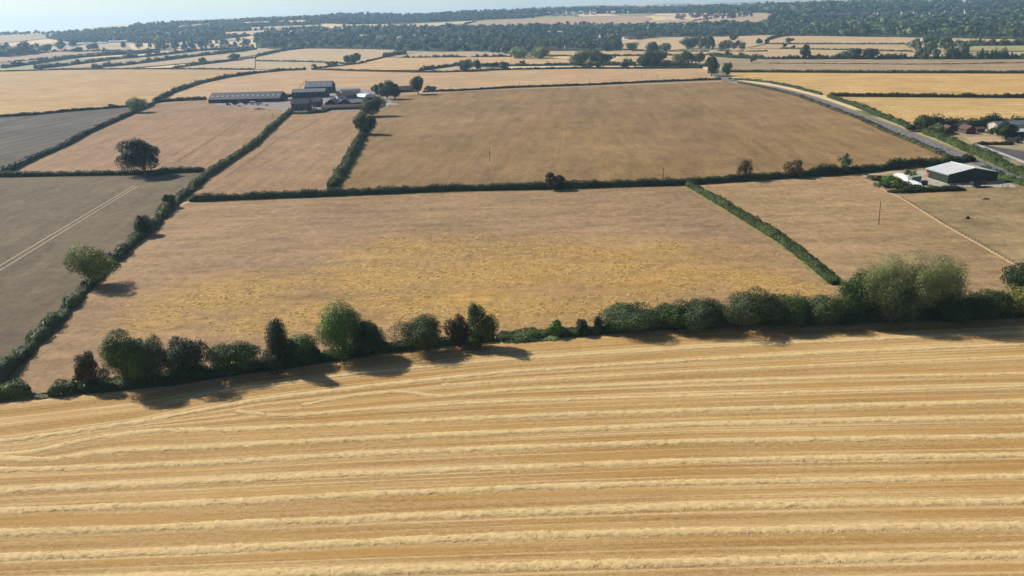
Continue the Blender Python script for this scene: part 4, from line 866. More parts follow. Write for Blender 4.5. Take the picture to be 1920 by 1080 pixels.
for k in range(6):
    rg = np.random.default_rng(90 + k); p, nr, _ = crown_points(rg, 1.0, .96, .04, 'far', 60)
    v_, f_ = leafquads(rg, p, nr, .30 + .2 * rg.random(len(p)), .8); LOWT.append((v_, f_))
FARME = []
for k, (v_, f_) in enumerate(TEMPL):
    b = MB(); b.tube([(0, 0, -.02), (0, 0, .5)], [.03, .015], 5)
    V = np.vstack([v_, np.array(b.v)]); 
    F = np.vstack([f_, np.array([q for q in b.f if len(q) == 4]) + len(v_)])
    FARME.append((mkmesh("far_tree", V, F, M['leaf_far']), mkmesh("far_tree", V, F, M['leaf_farpale']), mkmesh("far_tree", V, F, M['leaf_mid'])))
def fartree(rng, u, v, label, group, hmin=13, hmax=23, wf=1.0, pal=.12, name="tree"):
    p = at(u, v); k = rng.integers(0, 7); h = rng.uniform(hmin, hmax); w_ = h * rng.uniform(.75, 1.15) * wf * (.45 if k >= 5 else 1)
    q = rng.random(); me = FARME[k][1 if q < pal else 2 if q < pal + .3 else 0]
    o = bpy.data.objects.new(name, me); COL.objects.link(o); o.location = tuple(p); o.scale = (w_, w_, h); o.rotation_euler = (0, 0, rng.uniform(0, 6.28))
    if label.startswith('leafy tree'): label = ('narrow ' if k >= 5 else '') + ('pale' if q < pal else 'mid green' if q < pal + .3 else 'dark') + label[5:]
    tag(o, label, "tree", group)
TOWN = [(1500, 36), (1520, 26), (1640, 22), (1760, 22), (1880, 20), (1900, 30), (1780, 34), (1640, 40)]
AV = [[(840, 50), (960, 37), (1215, 30), (1225, 36), (1180, 48), (960, 52)], [(600, 56), (880, 40), (860, 53)]]
rng = np.random.default_rng(3)
BELT = [
 ([(480, 92), (480, 76), (560, 70), (640, 70), (740, 70), (740, 93), (640, 91), (570, 91)], 30, "leafy tree in the wooded belt above the pale field with the round pair", "trees of the wooded belt, left"),
 ([(740, 70), (840, 64), (960, 60), (960, 106), (900, 98), (830, 97), (740, 96)], 38, "leafy tree in the village wood above the lumpy hedge", "trees of the village wood"),
 ([(960, 60), (1060, 58), (1165, 64), (1165, 94), (1060, 97), (1030, 95), (960, 104)], 34, "leafy tree among the village houses", "trees among the village houses"),
 ([(1165, 66), (1240, 60), (1460, 58), (1478, 66), (1350, 69), (1240, 71), (1180, 76)], 18, "leafy tree in the dark strip of wood above the bright stubble field", "trees above the bright stubble field"),
 ([(255, 92), (270, 84), (400, 80), (480, 78), (480, 88), (380, 92), (300, 95)], 14, "leafy tree left of the village, under the wooded hill", "trees under the wooded hill at left"),
 ([(0, 100), (0, 86), (70, 84), (245, 88), (245, 95), (60, 96)], 8, "bushy tree near the polytunnels", "trees near the polytunnels"),
 ([(1480, 68), (1480, 58), (1920, 62), (1990, 66), (1990, 76), (1920, 73), (1760, 70)], 26, "leafy tree at the front of the big wood on the right", "front trees of the big wood"),
]
for (P, n, lb, gr) in BELT:
    for (u, v) in scatter(rng, P, n, AV, mind=4.5): fartree(rng, u, v, lb, gr)
for (u, v) in scatter(rng, [(1282, 94), (1300, 84), (1332, 84), (1338, 94)], 24, mind=3): fartree(rng, u, v, "narrow pointed tree of the small plantation", "plantation trees", 18, 24, .5, 0)
for (u, v) in scatter(rng, [(1352, 95), (1356, 86), (1396, 86), (1398, 94)], 9, mind=5): fartree(rng, u, v, "bushy tree of the clump beside the small plantation", "clump right of the plantation", 12, 17, 1.1, .3)
for (u, v) in scatter(rng, [(1712, 109), (1712, 84), (1740, 82), (1804, 92), (1808, 109)], 24, mind=6): fartree(rng, u, v, "pale willow bush of the thicket", "pale willow thicket", 11, 17, 1.3, 1.0)
for (u, v) in scatter(rng, [(1718, 84), (1730, 76), (1790, 79), (1800, 88), (1760, 86)], 9, mind=5): fartree(rng, u, v, "dark bushy tree behind the pale willow thicket", "trees behind the thicket", 9, 12, 1.2, .2)
def wood(P, n, label, seed, h=(9, 15), mat='leaf_far', avoid=(), floor=True, cat="wood", low=True, clump=.5):
    rng = np.random.default_rng(seed); pts = scatter(rng, P, n, avoid); Vs = []; Fs = []; k0 = 0
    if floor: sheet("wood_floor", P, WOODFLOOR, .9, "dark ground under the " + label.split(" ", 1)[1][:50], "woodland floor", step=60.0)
    for (u, v) in pts:
        p = at(u, v); ti = rng.integers(0, 6); t, f = (LOWT if low else TEMPL)[ti]; cl = fbm(p[0] * .004 + seed, p[1] * .004, 3)
        hh = rng.uniform(*h) * (1 - clump + 2 * clump * cl) * rng.choice([.8, 1, 1, 1.25]); w_ = hh * rng.uniform(.9, 1.6) * (.5 if (not low and ti >= 5) else 1)
        a = rng.uniform(0, 6.28); ca, sa = math.cos(a), math.sin(a); X = t[:, 0] * w_; Y = t[:, 1] * w_
        Vs.append(np.stack([p[0] + X * ca - Y * sa, p[1] + X * sa + Y * ca, p[2] + t[:, 2] * hh], 1)); Fs.append(f + k0); k0 += len(t)
    o = meshobj("woodland", np.vstack(Vs), np.vstack(Fs), M[mat]); tag(o, label, cat, None, "stuff")
BIGP = [(1440, 66), (1480, 66), (1920, 72), (2050, 75), (2050, 3), (1920, 3), (1700, 5), (1440, 9), (1440, 26), (1495, 26), (1495, 34), (1440, 42)]
BARE = [[(1165, 52), (1185, 42), (1260, 38), (1360, 37), (1440, 27), (1490, 27), (1488, 33), (1440, 40), (1440, 47), (1300, 50)]]
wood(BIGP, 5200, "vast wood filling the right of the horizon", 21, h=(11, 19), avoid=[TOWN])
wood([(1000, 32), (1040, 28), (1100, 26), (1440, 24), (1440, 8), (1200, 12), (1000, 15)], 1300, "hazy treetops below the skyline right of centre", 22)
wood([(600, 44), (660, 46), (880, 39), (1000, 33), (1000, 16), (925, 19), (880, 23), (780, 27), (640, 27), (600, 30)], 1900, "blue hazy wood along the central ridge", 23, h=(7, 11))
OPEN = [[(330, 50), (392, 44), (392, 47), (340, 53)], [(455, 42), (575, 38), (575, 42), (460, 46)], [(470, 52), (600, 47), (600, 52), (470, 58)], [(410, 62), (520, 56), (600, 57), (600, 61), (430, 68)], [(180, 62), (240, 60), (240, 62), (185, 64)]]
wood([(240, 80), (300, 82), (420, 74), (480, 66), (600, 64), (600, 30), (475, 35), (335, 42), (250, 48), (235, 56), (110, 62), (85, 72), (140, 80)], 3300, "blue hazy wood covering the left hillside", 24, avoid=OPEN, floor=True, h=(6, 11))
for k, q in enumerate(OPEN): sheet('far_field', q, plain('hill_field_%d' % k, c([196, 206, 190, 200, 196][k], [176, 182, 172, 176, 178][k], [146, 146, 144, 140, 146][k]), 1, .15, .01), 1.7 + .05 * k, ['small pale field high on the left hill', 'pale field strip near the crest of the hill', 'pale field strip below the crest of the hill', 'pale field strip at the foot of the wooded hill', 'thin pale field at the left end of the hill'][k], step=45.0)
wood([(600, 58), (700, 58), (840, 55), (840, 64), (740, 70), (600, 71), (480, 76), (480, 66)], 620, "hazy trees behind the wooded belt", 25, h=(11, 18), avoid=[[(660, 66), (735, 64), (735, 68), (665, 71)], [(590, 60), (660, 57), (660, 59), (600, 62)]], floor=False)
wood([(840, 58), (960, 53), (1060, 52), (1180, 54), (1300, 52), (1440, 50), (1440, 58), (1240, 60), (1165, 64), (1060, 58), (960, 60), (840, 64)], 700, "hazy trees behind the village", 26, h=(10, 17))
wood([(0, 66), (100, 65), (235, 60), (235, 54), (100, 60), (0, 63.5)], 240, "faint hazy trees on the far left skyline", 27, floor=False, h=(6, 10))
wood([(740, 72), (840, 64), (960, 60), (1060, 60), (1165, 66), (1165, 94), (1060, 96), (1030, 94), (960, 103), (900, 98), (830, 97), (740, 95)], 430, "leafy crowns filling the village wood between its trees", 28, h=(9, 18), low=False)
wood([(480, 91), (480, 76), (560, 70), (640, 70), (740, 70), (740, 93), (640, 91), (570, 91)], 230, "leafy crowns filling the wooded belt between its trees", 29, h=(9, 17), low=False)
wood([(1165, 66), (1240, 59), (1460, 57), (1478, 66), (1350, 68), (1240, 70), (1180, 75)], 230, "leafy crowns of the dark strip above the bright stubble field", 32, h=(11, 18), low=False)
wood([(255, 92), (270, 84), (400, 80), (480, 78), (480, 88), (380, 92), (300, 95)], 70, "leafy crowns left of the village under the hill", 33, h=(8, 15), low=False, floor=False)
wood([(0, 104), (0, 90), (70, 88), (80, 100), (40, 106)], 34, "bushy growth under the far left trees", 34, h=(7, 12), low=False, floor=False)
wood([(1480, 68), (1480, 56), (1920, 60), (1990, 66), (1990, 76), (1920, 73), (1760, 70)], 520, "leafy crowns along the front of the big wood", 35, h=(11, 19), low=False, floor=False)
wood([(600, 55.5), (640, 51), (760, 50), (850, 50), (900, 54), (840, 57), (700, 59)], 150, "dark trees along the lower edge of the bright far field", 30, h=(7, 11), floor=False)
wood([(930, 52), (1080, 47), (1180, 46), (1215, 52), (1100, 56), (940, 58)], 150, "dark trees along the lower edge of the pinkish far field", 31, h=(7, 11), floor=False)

# ------------------------------------------------------------------ houses far away
BR = plain("brick", (.095, .055, .045, 1), .9, .3, .8); BRP = plain("pale_render", c(208, 200, 186), .9, .12, .5); BRD = plain("dull_render", c(160, 150, 138), .9, .15, .5); WHT = plain("white_render", c(232, 230, 224), .8, .05)
TILE = plain("brown_tile", (.085, .055, .048, 1), .85, .3, .9); SLATE = plain("slate", (.04, .045, .06, 1), .6, .25, .9); REDT = plain("red_tile", (.16, .075, .055, 1), .85, .2, .9)
GLASS = plain("window_glass", (.02, .025, .03, 1), .15, .1); DOORM = plain("door_paint", (.05, .05, .055, 1), .6, .1); FRAMEW = plain("white_frame", c(225, 225, 222), .6, .05)
SHEETR = plain("grey_sheet_roof", (.12, .135, .15, 1), .55, .12, .3, .2, 1.2); SHEETD = plain("dark_sheet_roof", (.06, .062, .075, 1), .6, .2, .3, .1, 1.2)
SHEETW = plain("dark_sheet_wall", (.022, .025, .035, 1), .7, .25, .3, 0, 1.5); CONC = plain("concrete", (.32, .30, .28, 1), .9, .25, .4)
GREENW = plain("green_cladding", (.022, .034, .022, 1), .6, .12, .4, 0, 2.0); ROOFP = plain("pale_fibre_roof", (.42, .43, .44, 1), .7, .14, .6, 0, .8); RUST = plain("rust", (.16, .07, .04, 1), .9, .4, 1.0)
def roofprof(kind, D, e, r, t=.22, o=.35):
    if kind == 'gable':
        s = (r - e) / (D / 2)
        return [(-o, e - o * s), (D / 2, r), (D + o, e - o * s), (D + o, e - o * s + t), (D / 2, r + t), (-o, e - o * s + t)]
    if kind == 'mono':
        return [(-o, e), (D + o, r), (D + o, r + t), (-o, e + t)]
def gable(name, A, B, depth, e, r, wall, roof, label, cat, ridge='x', kind='gable', wins=(), doors=(), chim=0, group=None, roof2=None, plinth=None, skyl=0, world=False, parts=True, backang=None):
    if world: a, b = np.array(A, float), np.array(B, float)
    else: a, b = at(*A), at(*B)
    L = float(np.hypot(b[0] - a[0], b[1] - a[1])); rz = math.atan2(b[1] - a[1], b[0] - a[0]); E = empty(name, a, rz); tag(E, label, cat, group)
    W = MB()
    if ridge == 'x':
        if kind == 'gable': W.prism([(0, -.3), (depth, -.3), (depth, e), (depth / 2, r), (0, e)], 'x', 0, L)
        else: W.prism([(0, -.3), (depth, -.3), (depth, r), (0, e)], 'x', 0, L)
        MB().prism(roofprof(kind, depth, e + .03, r + .03), 'x', -.4, L + .4).build("roof", roof, E)
    else:
        W.prism([(0, -.3), (L, -.3), (L, e), (L / 2, r), (0, e)], 'y', 0, depth)
        MB().prism(roofprof('gable', L, e + .03, r + .03), 'y', -.4, depth + .4).build("roof", roof, E)
    W.build("wall", wall, E)
    for (x0, x1, z0, z1) in wins:
        wd = MB().box(x0, x1, -.05, .03, z0, z1).build("window", GLASS, E)
        f = MB(); t = .09
        f.box(x0 - t, x1 + t, -.08, -.005, z0 - t, z0); f.box(x0 - t, x1 + t, -.08, -.005, z1, z1 + t); f.box(x0 - t, x0, -.08, -.005, z0, z1); f.box(x1, x1 + t, -.08, -.005, z0, z1)
        f.build("frame", FRAMEW, wd)
    for (x0, x1, z0, z1) in doors:
        MB().box(x0, x1, -.07, .03, z0, z1).build("door", DOORM, E)
    for k in range(chim):
        x = L * (.12 if k == 0 else .88); MB().box(x - .45, x + .45, depth / 2 - .3, depth / 2 + .3, r - .5, r + 1.2).build("chimney", wall, E)
    if plinth: MB().box(-.06, L + .06, -.06, depth + .06, -.2, .9).build("plinth", plinth, E)
    for k in range(skyl):
        x = L * (k + .5) / skyl; s = (r - e) / (depth / 2); y0, y1 = depth * .2, depth * .26
        V = [(x - .5, y0, e + y0 * s + .30), (x + .5, y0, e + y0 * s + .30), (x + .5, y1, e + y1 * s + .30), (x - .5, y1, e + y1 * s + .30)]
        V += [(q[0], q[1], q[2] - .1) for q in V]
        meshobj("skylight", V, [(0, 1, 2, 3), (7, 6, 5, 4), (0, 4, 5, 1), (1, 5, 6, 2), (2, 6, 7, 3), (3, 7, 4, 0)], plainw, E)
    return E
plainw = plain("skylight_sheet", c(205, 210, 215), .5, .05)
def house(u, v, w_, ang, wall, roof, label, group, cat="house", hgt=(5.2, 8.2)):
    p = at(u, v); a = (p[0] - math.cos(ang) * w_ / 2, p[1] - math.sin(ang) * w_ / 2, p[2]); b = (p[0] + math.cos(ang) * w_ / 2, p[1] + math.sin(ang) * w_ / 2, p[2])
    nw = int(w_ // 3); wins = []
    for k in range(nw):
        x = w_ * (k + .5) / nw; wins += [(x - .5, x + .5, 1.0, 2.2), (x - .5, x + .5, 3.6, 4.7)]
    gable("house", a, b, 7.5, hgt[0], hgt[1], wall, roof, label, cat, wins=wins, chim=1, group=group, world=True)
rng = np.random.default_rng(8)
HS = 1.6
for k, (u, v, wt, rf, lb) in enumerate([(1129, 71, WHT, TILE, "white gabled house poking out of the village trees"), (868, 76, WHT, SLATE, "small white house end in the village wood"), (857, 62, WHT, SLATE, "white house at the top of the village wood, left"), (866, 61, BRP, TILE, "pale house at the top of the village wood, right"),
     (1050, 70, BRP, SLATE, "pale grey house left of the white gabled house"), (1060, 76, BR, SLATE, "brick house with slate roof among the village trees"), (1076, 74, BRP, TILE, "pale house beside the brick one in the village"), (1112, 78, BRP, SLATE, "long pale house below the white gabled one"),
     (1064, 91, BRP, REDT, "low house in front of the village trees"), (1168, 68, BR, REDT, "brick house, leftmost of the village end row"), (1176, 73, WHT, TILE, "white house at the corner of the bright stubble field"), (1181, 68, BR, TILE, "brick house in the middle of the village end row"), (1190, 69, BR, SLATE, "brick house with dark roof in the village end row"), (1198, 66, BRP, REDT, "rightmost house of the village end row"),
     (984, 88, BRP, SLATE, "pale house at the left edge of the village"), (905, 73, BRP, TILE, "house between tall village trees"), (828, 74, WHT, SLATE, "small pale house left of the village wood"), (1235, 65, WHT, SLATE, "small white house above the bright stubble field"), (1268, 66, BRP, TILE, "house beyond the right end of the bright stubble field"),
     (690, 72, BRP, SLATE, "long pale building by the pointed conifer"), (672, 76, BRP, TILE, "pale building left of the pointed conifer"), (712, 72, WHT, SLATE, "white building right of the pointed conifer"), (742, 58, WHT, SLATE, "tiny white building on the hazy slope")]):
    house(u, v, rng.uniform(11, 17), rng.uniform(-.5, .5), wt, rf, lb, "village houses", hgt=(6.5, 11))
for (u, v) in scatter(rng, TOWN, 85, mind=4):
    ia, ib = rng.integers(0, 4), rng.integers(0, 3); lb = ["red brick", "red brick", "dull walled", "pale walled"][ia] + " house with " + ["brown", "brown", "slate"][ib] + " roof in the distant town at right, " + ("left part" if u < 1620 else "middle part" if u < 1760 else "right part")
    house(u, v, rng.uniform(12, 20), rng.uniform(-.7, .7), [BR, BR, BRD, BRP][ia], [TILE, TILE, SLATE][ib], lb, "distant town houses", hgt=(7.5, 12))
for (u, v) in scatter(rng, [(1225, 36), (1300, 27), (1430, 27), (1400, 34), (1240, 38)], 30, mind=4):
    house(u, v, rng.uniform(14, 24), rng.uniform(-.7, .7), [BR, BRP][rng.integers(0, 2)], [TILE, REDT][rng.integers(0, 2)], "house of the hazy estate on the far slope", "distant estate houses", hgt=(8, 13))
for (u, v) in scatter(rng, [(1005, 31), (1040, 26), (1180, 22), (1190, 26), (1060, 30)], 22, mind=4):
    house(u, v, rng.uniform(16, 26), rng.uniform(-.5, .5), WHT, [WHT, SLATE][rng.integers(0, 2)], "pale building in the hazy valley right of centre", "hazy valley buildings", cat="building", hgt=(10, 14))
# polytunnels and sheds at far left
def tunnel(u, v, L, W_, H_, label, ang=0.1):
    p = at(u, v); E = empty("polytunnel", p, ang); tag(E, label, "polytunnel", "white polytunnels")
    n = 12; prof = [(W_ / 2 * math.cos(math.pi * k / n), H_ * math.sin(math.pi * k / n)) for k in range(n + 1)]
    MB().prism(prof, 'x', -L / 2, L / 2).build("cover", WHT, E)
    MB().box(L / 2, L / 2 + .15, -1.5, 1.5, 0, 2.4).build("door", DOORM, E)
for (u, v, L, lb) in [(98, 86, 60, "long white polytunnel, leftmost"), (126, 84, 36, "short white polytunnel between two trees"), (148, 85, 40, "white polytunnel, third from the left"), (166, 84, 44, "white polytunnel, fourth from the left"), (192, 83, 30, "white polytunnel nearest the hill"), (222, 80, 60, "long low white tunnel under the hill")]:
    tunnel(u, v, L, 18, 7, lb)
def gp(A, B, *a, **k): return gable("shed", A, B, *a, **k)
gp((55, 91), (78, 91), 16, 5, 7.5, WHT, ROOFP, "white low shed among the far left trees", "shed")
gp((410, 88), (430, 88), 14, 4, 6, BRP, SLATE, "grey low building right of the conical trees", "shed"); gp((340, 93), (358, 92), 12, 3.5, 6, BRP, ROOFP, "pale low building under the conical trees", "shed")

# ------------------------------------------------------------------ the farm
gable("long_shed", (391, 194), (524, 191), 26, 3.6, 9.2, SHEETW, SHEETD, "very long low dark shed at the left of the farm", "shed", skyl=14, doors=[(8, 13, 0, 3.2), (30, 36, 0, 3.2), (52, 57, 0, 3.2)])
gable("barn", (572, 176), (622, 174.5), 24, 7.0, 12.5, SHEETW, SHEETR, "tallest grey roofed barn at the back of the farm", "barn", skyl=5)
gable("barn", (548, 185), (610, 183), 16, 6.2, 9.0, SHEETW, SHEETR, "wide grey roofed barn in front of the tallest one", "barn", skyl=0, wins=[(3, 4, 3.6, 4.8), (15, 15.8, 3.6, 4.8), (19, 19.8, 3.6, 4.8), (24, 24.8, 3.6, 4.8)])
gable("lean_to_shed", (528, 184), (549, 181.5), 8, 2.6, 3.6, SHEETW, SHEETR, "low grey lean-to between long shed and barns", "shed", kind='mono')
gable("farmhouse", (547, 208), (581, 207), 9, 6.2, 10.2, BR, SLATE, "brick farmhouse with slate roof in a hedged garden", "house", chim=2, wins=[(2, 3.2, 1, 2.4), (6, 7.2, 1, 2.4), (12, 13.2, 1, 2.4), (2, 3.2, 4, 5.2), (6, 7.2, 4, 5.2), (9.5, 10.5, 4, 5.2), (13, 14, 4, 5.2)], doors=[(9, 10.2, 0, 2.1)])
gable("farmhouse_wing", (583, 201), (602, 200.5), 8, 5, 8.2, BR, SLATE, "narrow brick house with many windows, beside the farmhouse", "house", chim=1, wins=[(1, 2, 1, 2.2), (3.4, 4.4, 1, 2.2), (6, 7, 1, 2.2), (1, 2, 3.2, 4.4), (3.4, 4.4, 3.2, 4.4), (6, 7, 3.2, 4.4)])
gable("outbuilding", (633, 187), (668, 185), 8, 3.4, 6.0, WHT, TILE, "white walled farm building with brown roof", "outbuilding", doors=[(4, 6, 0, 2.4), (11, 12, 0, 2.1)])
gable("outbuilding", (609, 199.5), (632, 199), 16, 2.4, 6.2, SHEETW, SLATE, "left of two slate gabled stables", "stable", ridge='y', doors=[(4, 7, 0, 2.4)])
gable("outbuilding", (634, 199), (659, 198), 16, 2.4, 6.4, SHEETW, SLATE, "right of two slate gabled stables", "stable", ridge='y', doors=[(4, 7, 0, 2.4)])
gable("stable_range", (603, 207), (676, 205), 6.5, 2.4, 4.2, BR, TILE, "long low stable range along the front of the farm", "stable", doors=[(3 + 4.2 * k, 5 + 4.2 * k, 0, 2.0) for k in range(8)])
gable("outbuilding", (660, 198), (684, 196), 12, 2.4, 4.6, SHEETW, SHEETR, "low grey roofed shed at the farmyard corner", "shed", kind='mono')
gable("outbuilding", (655, 190), (682, 187), 8, 2.6, 5.4, SHEETW, SLATE, "dark roofed shed leaning on the rounded roof barn", "shed", kind='gable')
gable("outbuilding", (640, 176), (676, 174), 8, 2.6, 4.2, BRP, SHEETR, "long pale low shed behind the white walled building", "shed")
gable("stable_shed", (744, 174), (776, 172.5), 10, 3.0, 6.4, SHEETW, TILE, "dark shed with brown roof between two farm trees", "shed", doors=[(3, 5, 0, 2.3), (8, 10, 0, 2.3), (12, 14, 0, 2.3)])
def archbarn():
    a, b = at(684, 190), at(706, 188); L = float(np.hypot(*(b - a)[:2])); E = empty("arched_barn", a, math.atan2(b[1] - a[1], b[0] - a[0])); tag(E, "barn with rounded shiny grey roof in the farmyard", "barn")
    MB().box(0, L, 0, 16, -.3, 3.6).build("wall", SHEETW, E)
    n = 14; o = [(L / 2 - (L / 2 + .3) * math.cos(math.pi * k / n), 3.6 + 3.4 * math.sin(math.pi * k / n)) for k in range(n + 1)]
    MB().prism(o, 'y', -.3, 16.3).build("roof", plain("galvanised", (.42, .45, .5, 1), .45, .1, .3, .4), E)
    MB().box(L * .3, L * .7, -.06, .05, 0, 3.2).build("door", DOORM, E)
archbarn()
def heap(name, u, v, rx, ry, h, mat, label, cat, seed=1, rot=0.0, kind=None):
    p = at(u, v); rng = np.random.default_rng(seed); n = 22; m = 7; V = []; F = []
    for j in range(m):
        for i in range(n):
            th = 2 * math.pi * i / n; rr = 1 - j / (m - 1) if j < m - 1 else .02; rr2 = rr * (1 + .25 * (vn(i * .6 + seed, j * .8) - .5))
            V.append((rx * rr2 * math.cos(th), ry * rr2 * math.sin(th), max(0, h * (1 - rr ** 1.6)) * (.8 + .5 * vn(i * .5 + seed * 3, j * .7)) - (.1 if j == 0 else 0)))
    for j in range(m - 1):
        for i in range(n): F.append((j * n + i, j * n + (i + 1) % n, (j + 1) * n + (i + 1) % n, (j + 1) * n + i))
    F.append(tuple(range((m - 1) * n, m * n)))
    o = meshobj(name, V, F, mat); o.location = tuple(p); o.rotation_euler = (0, 0, rot); tag(o, label, cat, kind=kind); return o
SPOIL = plain("pale_spoil", c(200, 190, 170), 1, .25, .5); SOILB = plain("brown_soil", c(110, 84, 58), 1, .3, .8); DUNG = plain("black_muck", (.012, .011, .01, 1), 1, .3, 1)
heap("spoil_heap", 716, 190, 11, 7, 2.2, SPOIL, "pale rubble heap at the right of the farmyard", "heap", 2); heap("spoil_heap", 730, 196, 10, 5, 1.4, SPOIL, "lower pale rubble heap near the field edge", "heap", 3); heap("spoil_heap", 666, 170, 9, 5, 1.8, SPOIL, "small pale heap behind the farmyard", "heap", 4)
heap("soil_heap", 486, 205, 6, 3, 1.2, SOILB, "dark brown soil patch below the long shed", "heap", 6)
for k, (u, v, lb) in enumerate([(612, 181, 'left feed bin beside the grey barns'), (616, 180.5, 'right feed bin beside the grey barns')]):
    p = at(u, v); E = empty('feed_bin', p); tag(E, lb, 'feed bin', 'feed bins'); MB().cyl((0, 0), 1.5, 'z', 0, 1) if False else MB().tube([(0, 0, 1.2), (0, 0, 6.0), (0, 0, 7.0)], [1.5, 1.5, .3], 14).build('tank', SHEETR, E); MB().tube([(0, 0, -.1), (0, 0, 1.3)], [.5, 1.4], 10).build('base', DOORM, E)
heap("muck_heap", 1814.5, 410, 1.0, .7, .9, DUNG, "small black heap in the grazed paddock", "heap", 7); heap("soil_heap", 1848, 374, 1.9, .7, .6, SOILB, "low brown heap near the barn hedge", "heap", 8); heap("soil_heap", 1797, 417, 2.2, .6, .15, plain("worn_patch", c(140, 114, 72), 1, .2, 1), "worn brown patch left of the black heap", "patch", 9)

def strip_heap(line, w_, h, mat, label, seed):
    P = np.array([at(*q)[:2] for q in line]); L = np.concatenate([[0], np.cumsum(np.hypot(*np.diff(P, axis=0).T))]); s = np.linspace(0, L[-1], 40)
    X = np.interp(s, L, P[:, 0]); Y = np.interp(s, L, P[:, 1]); tx, ty = np.gradient(X), np.gradient(Y); l = np.hypot(tx, ty); V = []; F = []; k = 7
    for i in range(40):
        for j in range(k):
            t = j / (k - 1) * 2 - 1; ww = w_ * (.8 + .5 * vn(i * .4, seed)) * min(1, (i + 1) / 4, (40 - i) / 4); o = t * ww / 2
            V.append((X[i] - ty[i] / l[i] * o, Y[i] + tx[i] / l[i] * o, .12 + h * (1 - t * t) * (.6 + .8 * vn(i * .7 + seed, j * .9)) * min(1, (i + 1) / 4, (40 - i) / 4) - (.1 if abs(t) == 1 else 0)))
    for i in range(39):
        for j in range(k - 1): F.append((i * k + j, (i + 1) * k + j, (i + 1) * k + j + 1, i * k + j + 1))
    o = meshobj("rubble_bank", V, F, mat); tag(o, label, "rubble"); return o
strip_heap([(1674, 328.5), (1688, 328.5), (1698, 333), (1708, 341), (1718, 347), (1730, 351)], 4.6, 1.1, plain("white_rubble", c(222, 222, 222), 1, .12, .8), "long white rubble bank running down beside the green barn", 4)

# ------------------------------------------------------------------ the green barn
def green_barn():
    A, B, Cc = at(1776, 346), at(1869, 341), at(1751, 333.5)
    x = B - A; L = float(np.hypot(x[0], x[1])); rz = math.atan2(x[1], x[0]); n = np.array([-x[1], x[0], 0]) / L; dp = 15.5
    E = empty("green_barn", A, rz); tag(E, "dark green barn with pale grey roof beside the road", "barn")
    e, r = 4.3, 6.6
    MB().prism([(0, -.3), (L, -.3), (L, e), (L / 2, r), (0, e)], 'y', 0, dp).build("wall", GREENW, E)
    rf = MB().prism(roofprof('gable', L, e + .05, r + .05, .15, .25), 'y', -.3, dp + .3).build("roof", ROOFP, E)
    MB().prism([(L / 2 - .35, r + .12), (L / 2, r + .34), (L / 2 + .35, r + .12)], 'y', -.35, dp + .35).build("ridge_cap", WHT, rf)
    MB().box(-.05, L + .05, -.05, dp + .05, -.2, .45).build("plinth", CONC, E)
    MB().box(L * .42, L * .66, -.09, .02, .46, 3.9).build("door", plain("barn_door", (.02, .03, .035, 1), .6, .1), E)
    MB().box(-.10, .02, dp * .88, dp * .99, .46, 2.8).build("side_door", plain("red_door", (.42, .10, .07, 1), .6, .1), E)
    MB().box(-.35, -.25, -.3, dp + .3, e - .28, e - .12).build("gutter", FRAMEW, E)
green_barn()
def container(A, B, d, h, mat, label, cat="container"):
    a, b = at(*A), at(*B); L = float(np.hypot(*(b - a)[:2])); E = empty("shipping_container", a, math.atan2(b[1] - a[1], b[0] - a[0])); tag(E, label, cat)
    m = MB().box(0, L, 0, d, .15, h)
    k = int(L / .5)
    for i in range(k): m.box(i * .5 + .1, i * .5 + .3, -.06, 0, .25, h - .15)
    m.build("body", mat, E); MB().box(-.05, L + .05, -.08, d + .05, 0, .15).build("frame", DOORM, E); MB().box(L, L + .06, .15, d / 2 - .05, .3, h - .2).build("door", mat, E); MB().box(L, L + .06, d / 2 + .05, d - .15, .3, h - .2).build("door", mat, E)
container((1709, 343), (1727, 341), 2.4, 2.6, plain("faded_green", c(150, 160, 140), .7, .15, .5), "faded green container left of the green barn")
container((1727, 348), (1739, 347.5), 2.0, 2.0, plain("dark_box", (.05, .055, .06, 1), .7, .2, .5), "dark grey container below the faded green one")

# ------------------------------------------------------------------ the stables
gable("stable_block", (1784, 245), (1814, 244), 6, 2.8, 4.6, BR, TILE, "back wing of the red brick stables", "stable", doors=[(1.5, 2.7, 0, 2.2), (5, 6.2, 0, 2.2), (8.5, 9.7, 0, 2.2)])
gable("stable_block", (1772, 252), (1789, 252), 9, 2.8, 4.8, BR, TILE, "left wing of the red brick stables", "stable", ridge='y')
gable("stable_block", (1811, 252), (1829, 251.5), 9, 2.8, 4.8, BR, TILE, "right wing of the red brick stables with pinkish end wall", "stable", ridge='y', doors=[(2, 3.2, 0, 2.1)])
gable("shed", (1872, 246), (1990, 241), 12, 3.2, 5.0, BRP, SHEETR, "long white shed at the right edge behind the dark tree", "shed")
gable("shed", (1896, 260), (1990, 258), 8, 3.8, 4.8, SHEETW, ROOFP, "dark open fronted shed with pale roof at the right edge", "shed", doors=[(2, 5, 0, 3), (6, 9, 0, 3), (10, 13, 0, 3)])
gable("shed", (1832, 249), (1846, 248.5), 4, 2.2, 3.2, BR, TILE, "small low hut right of the stables", "shed")

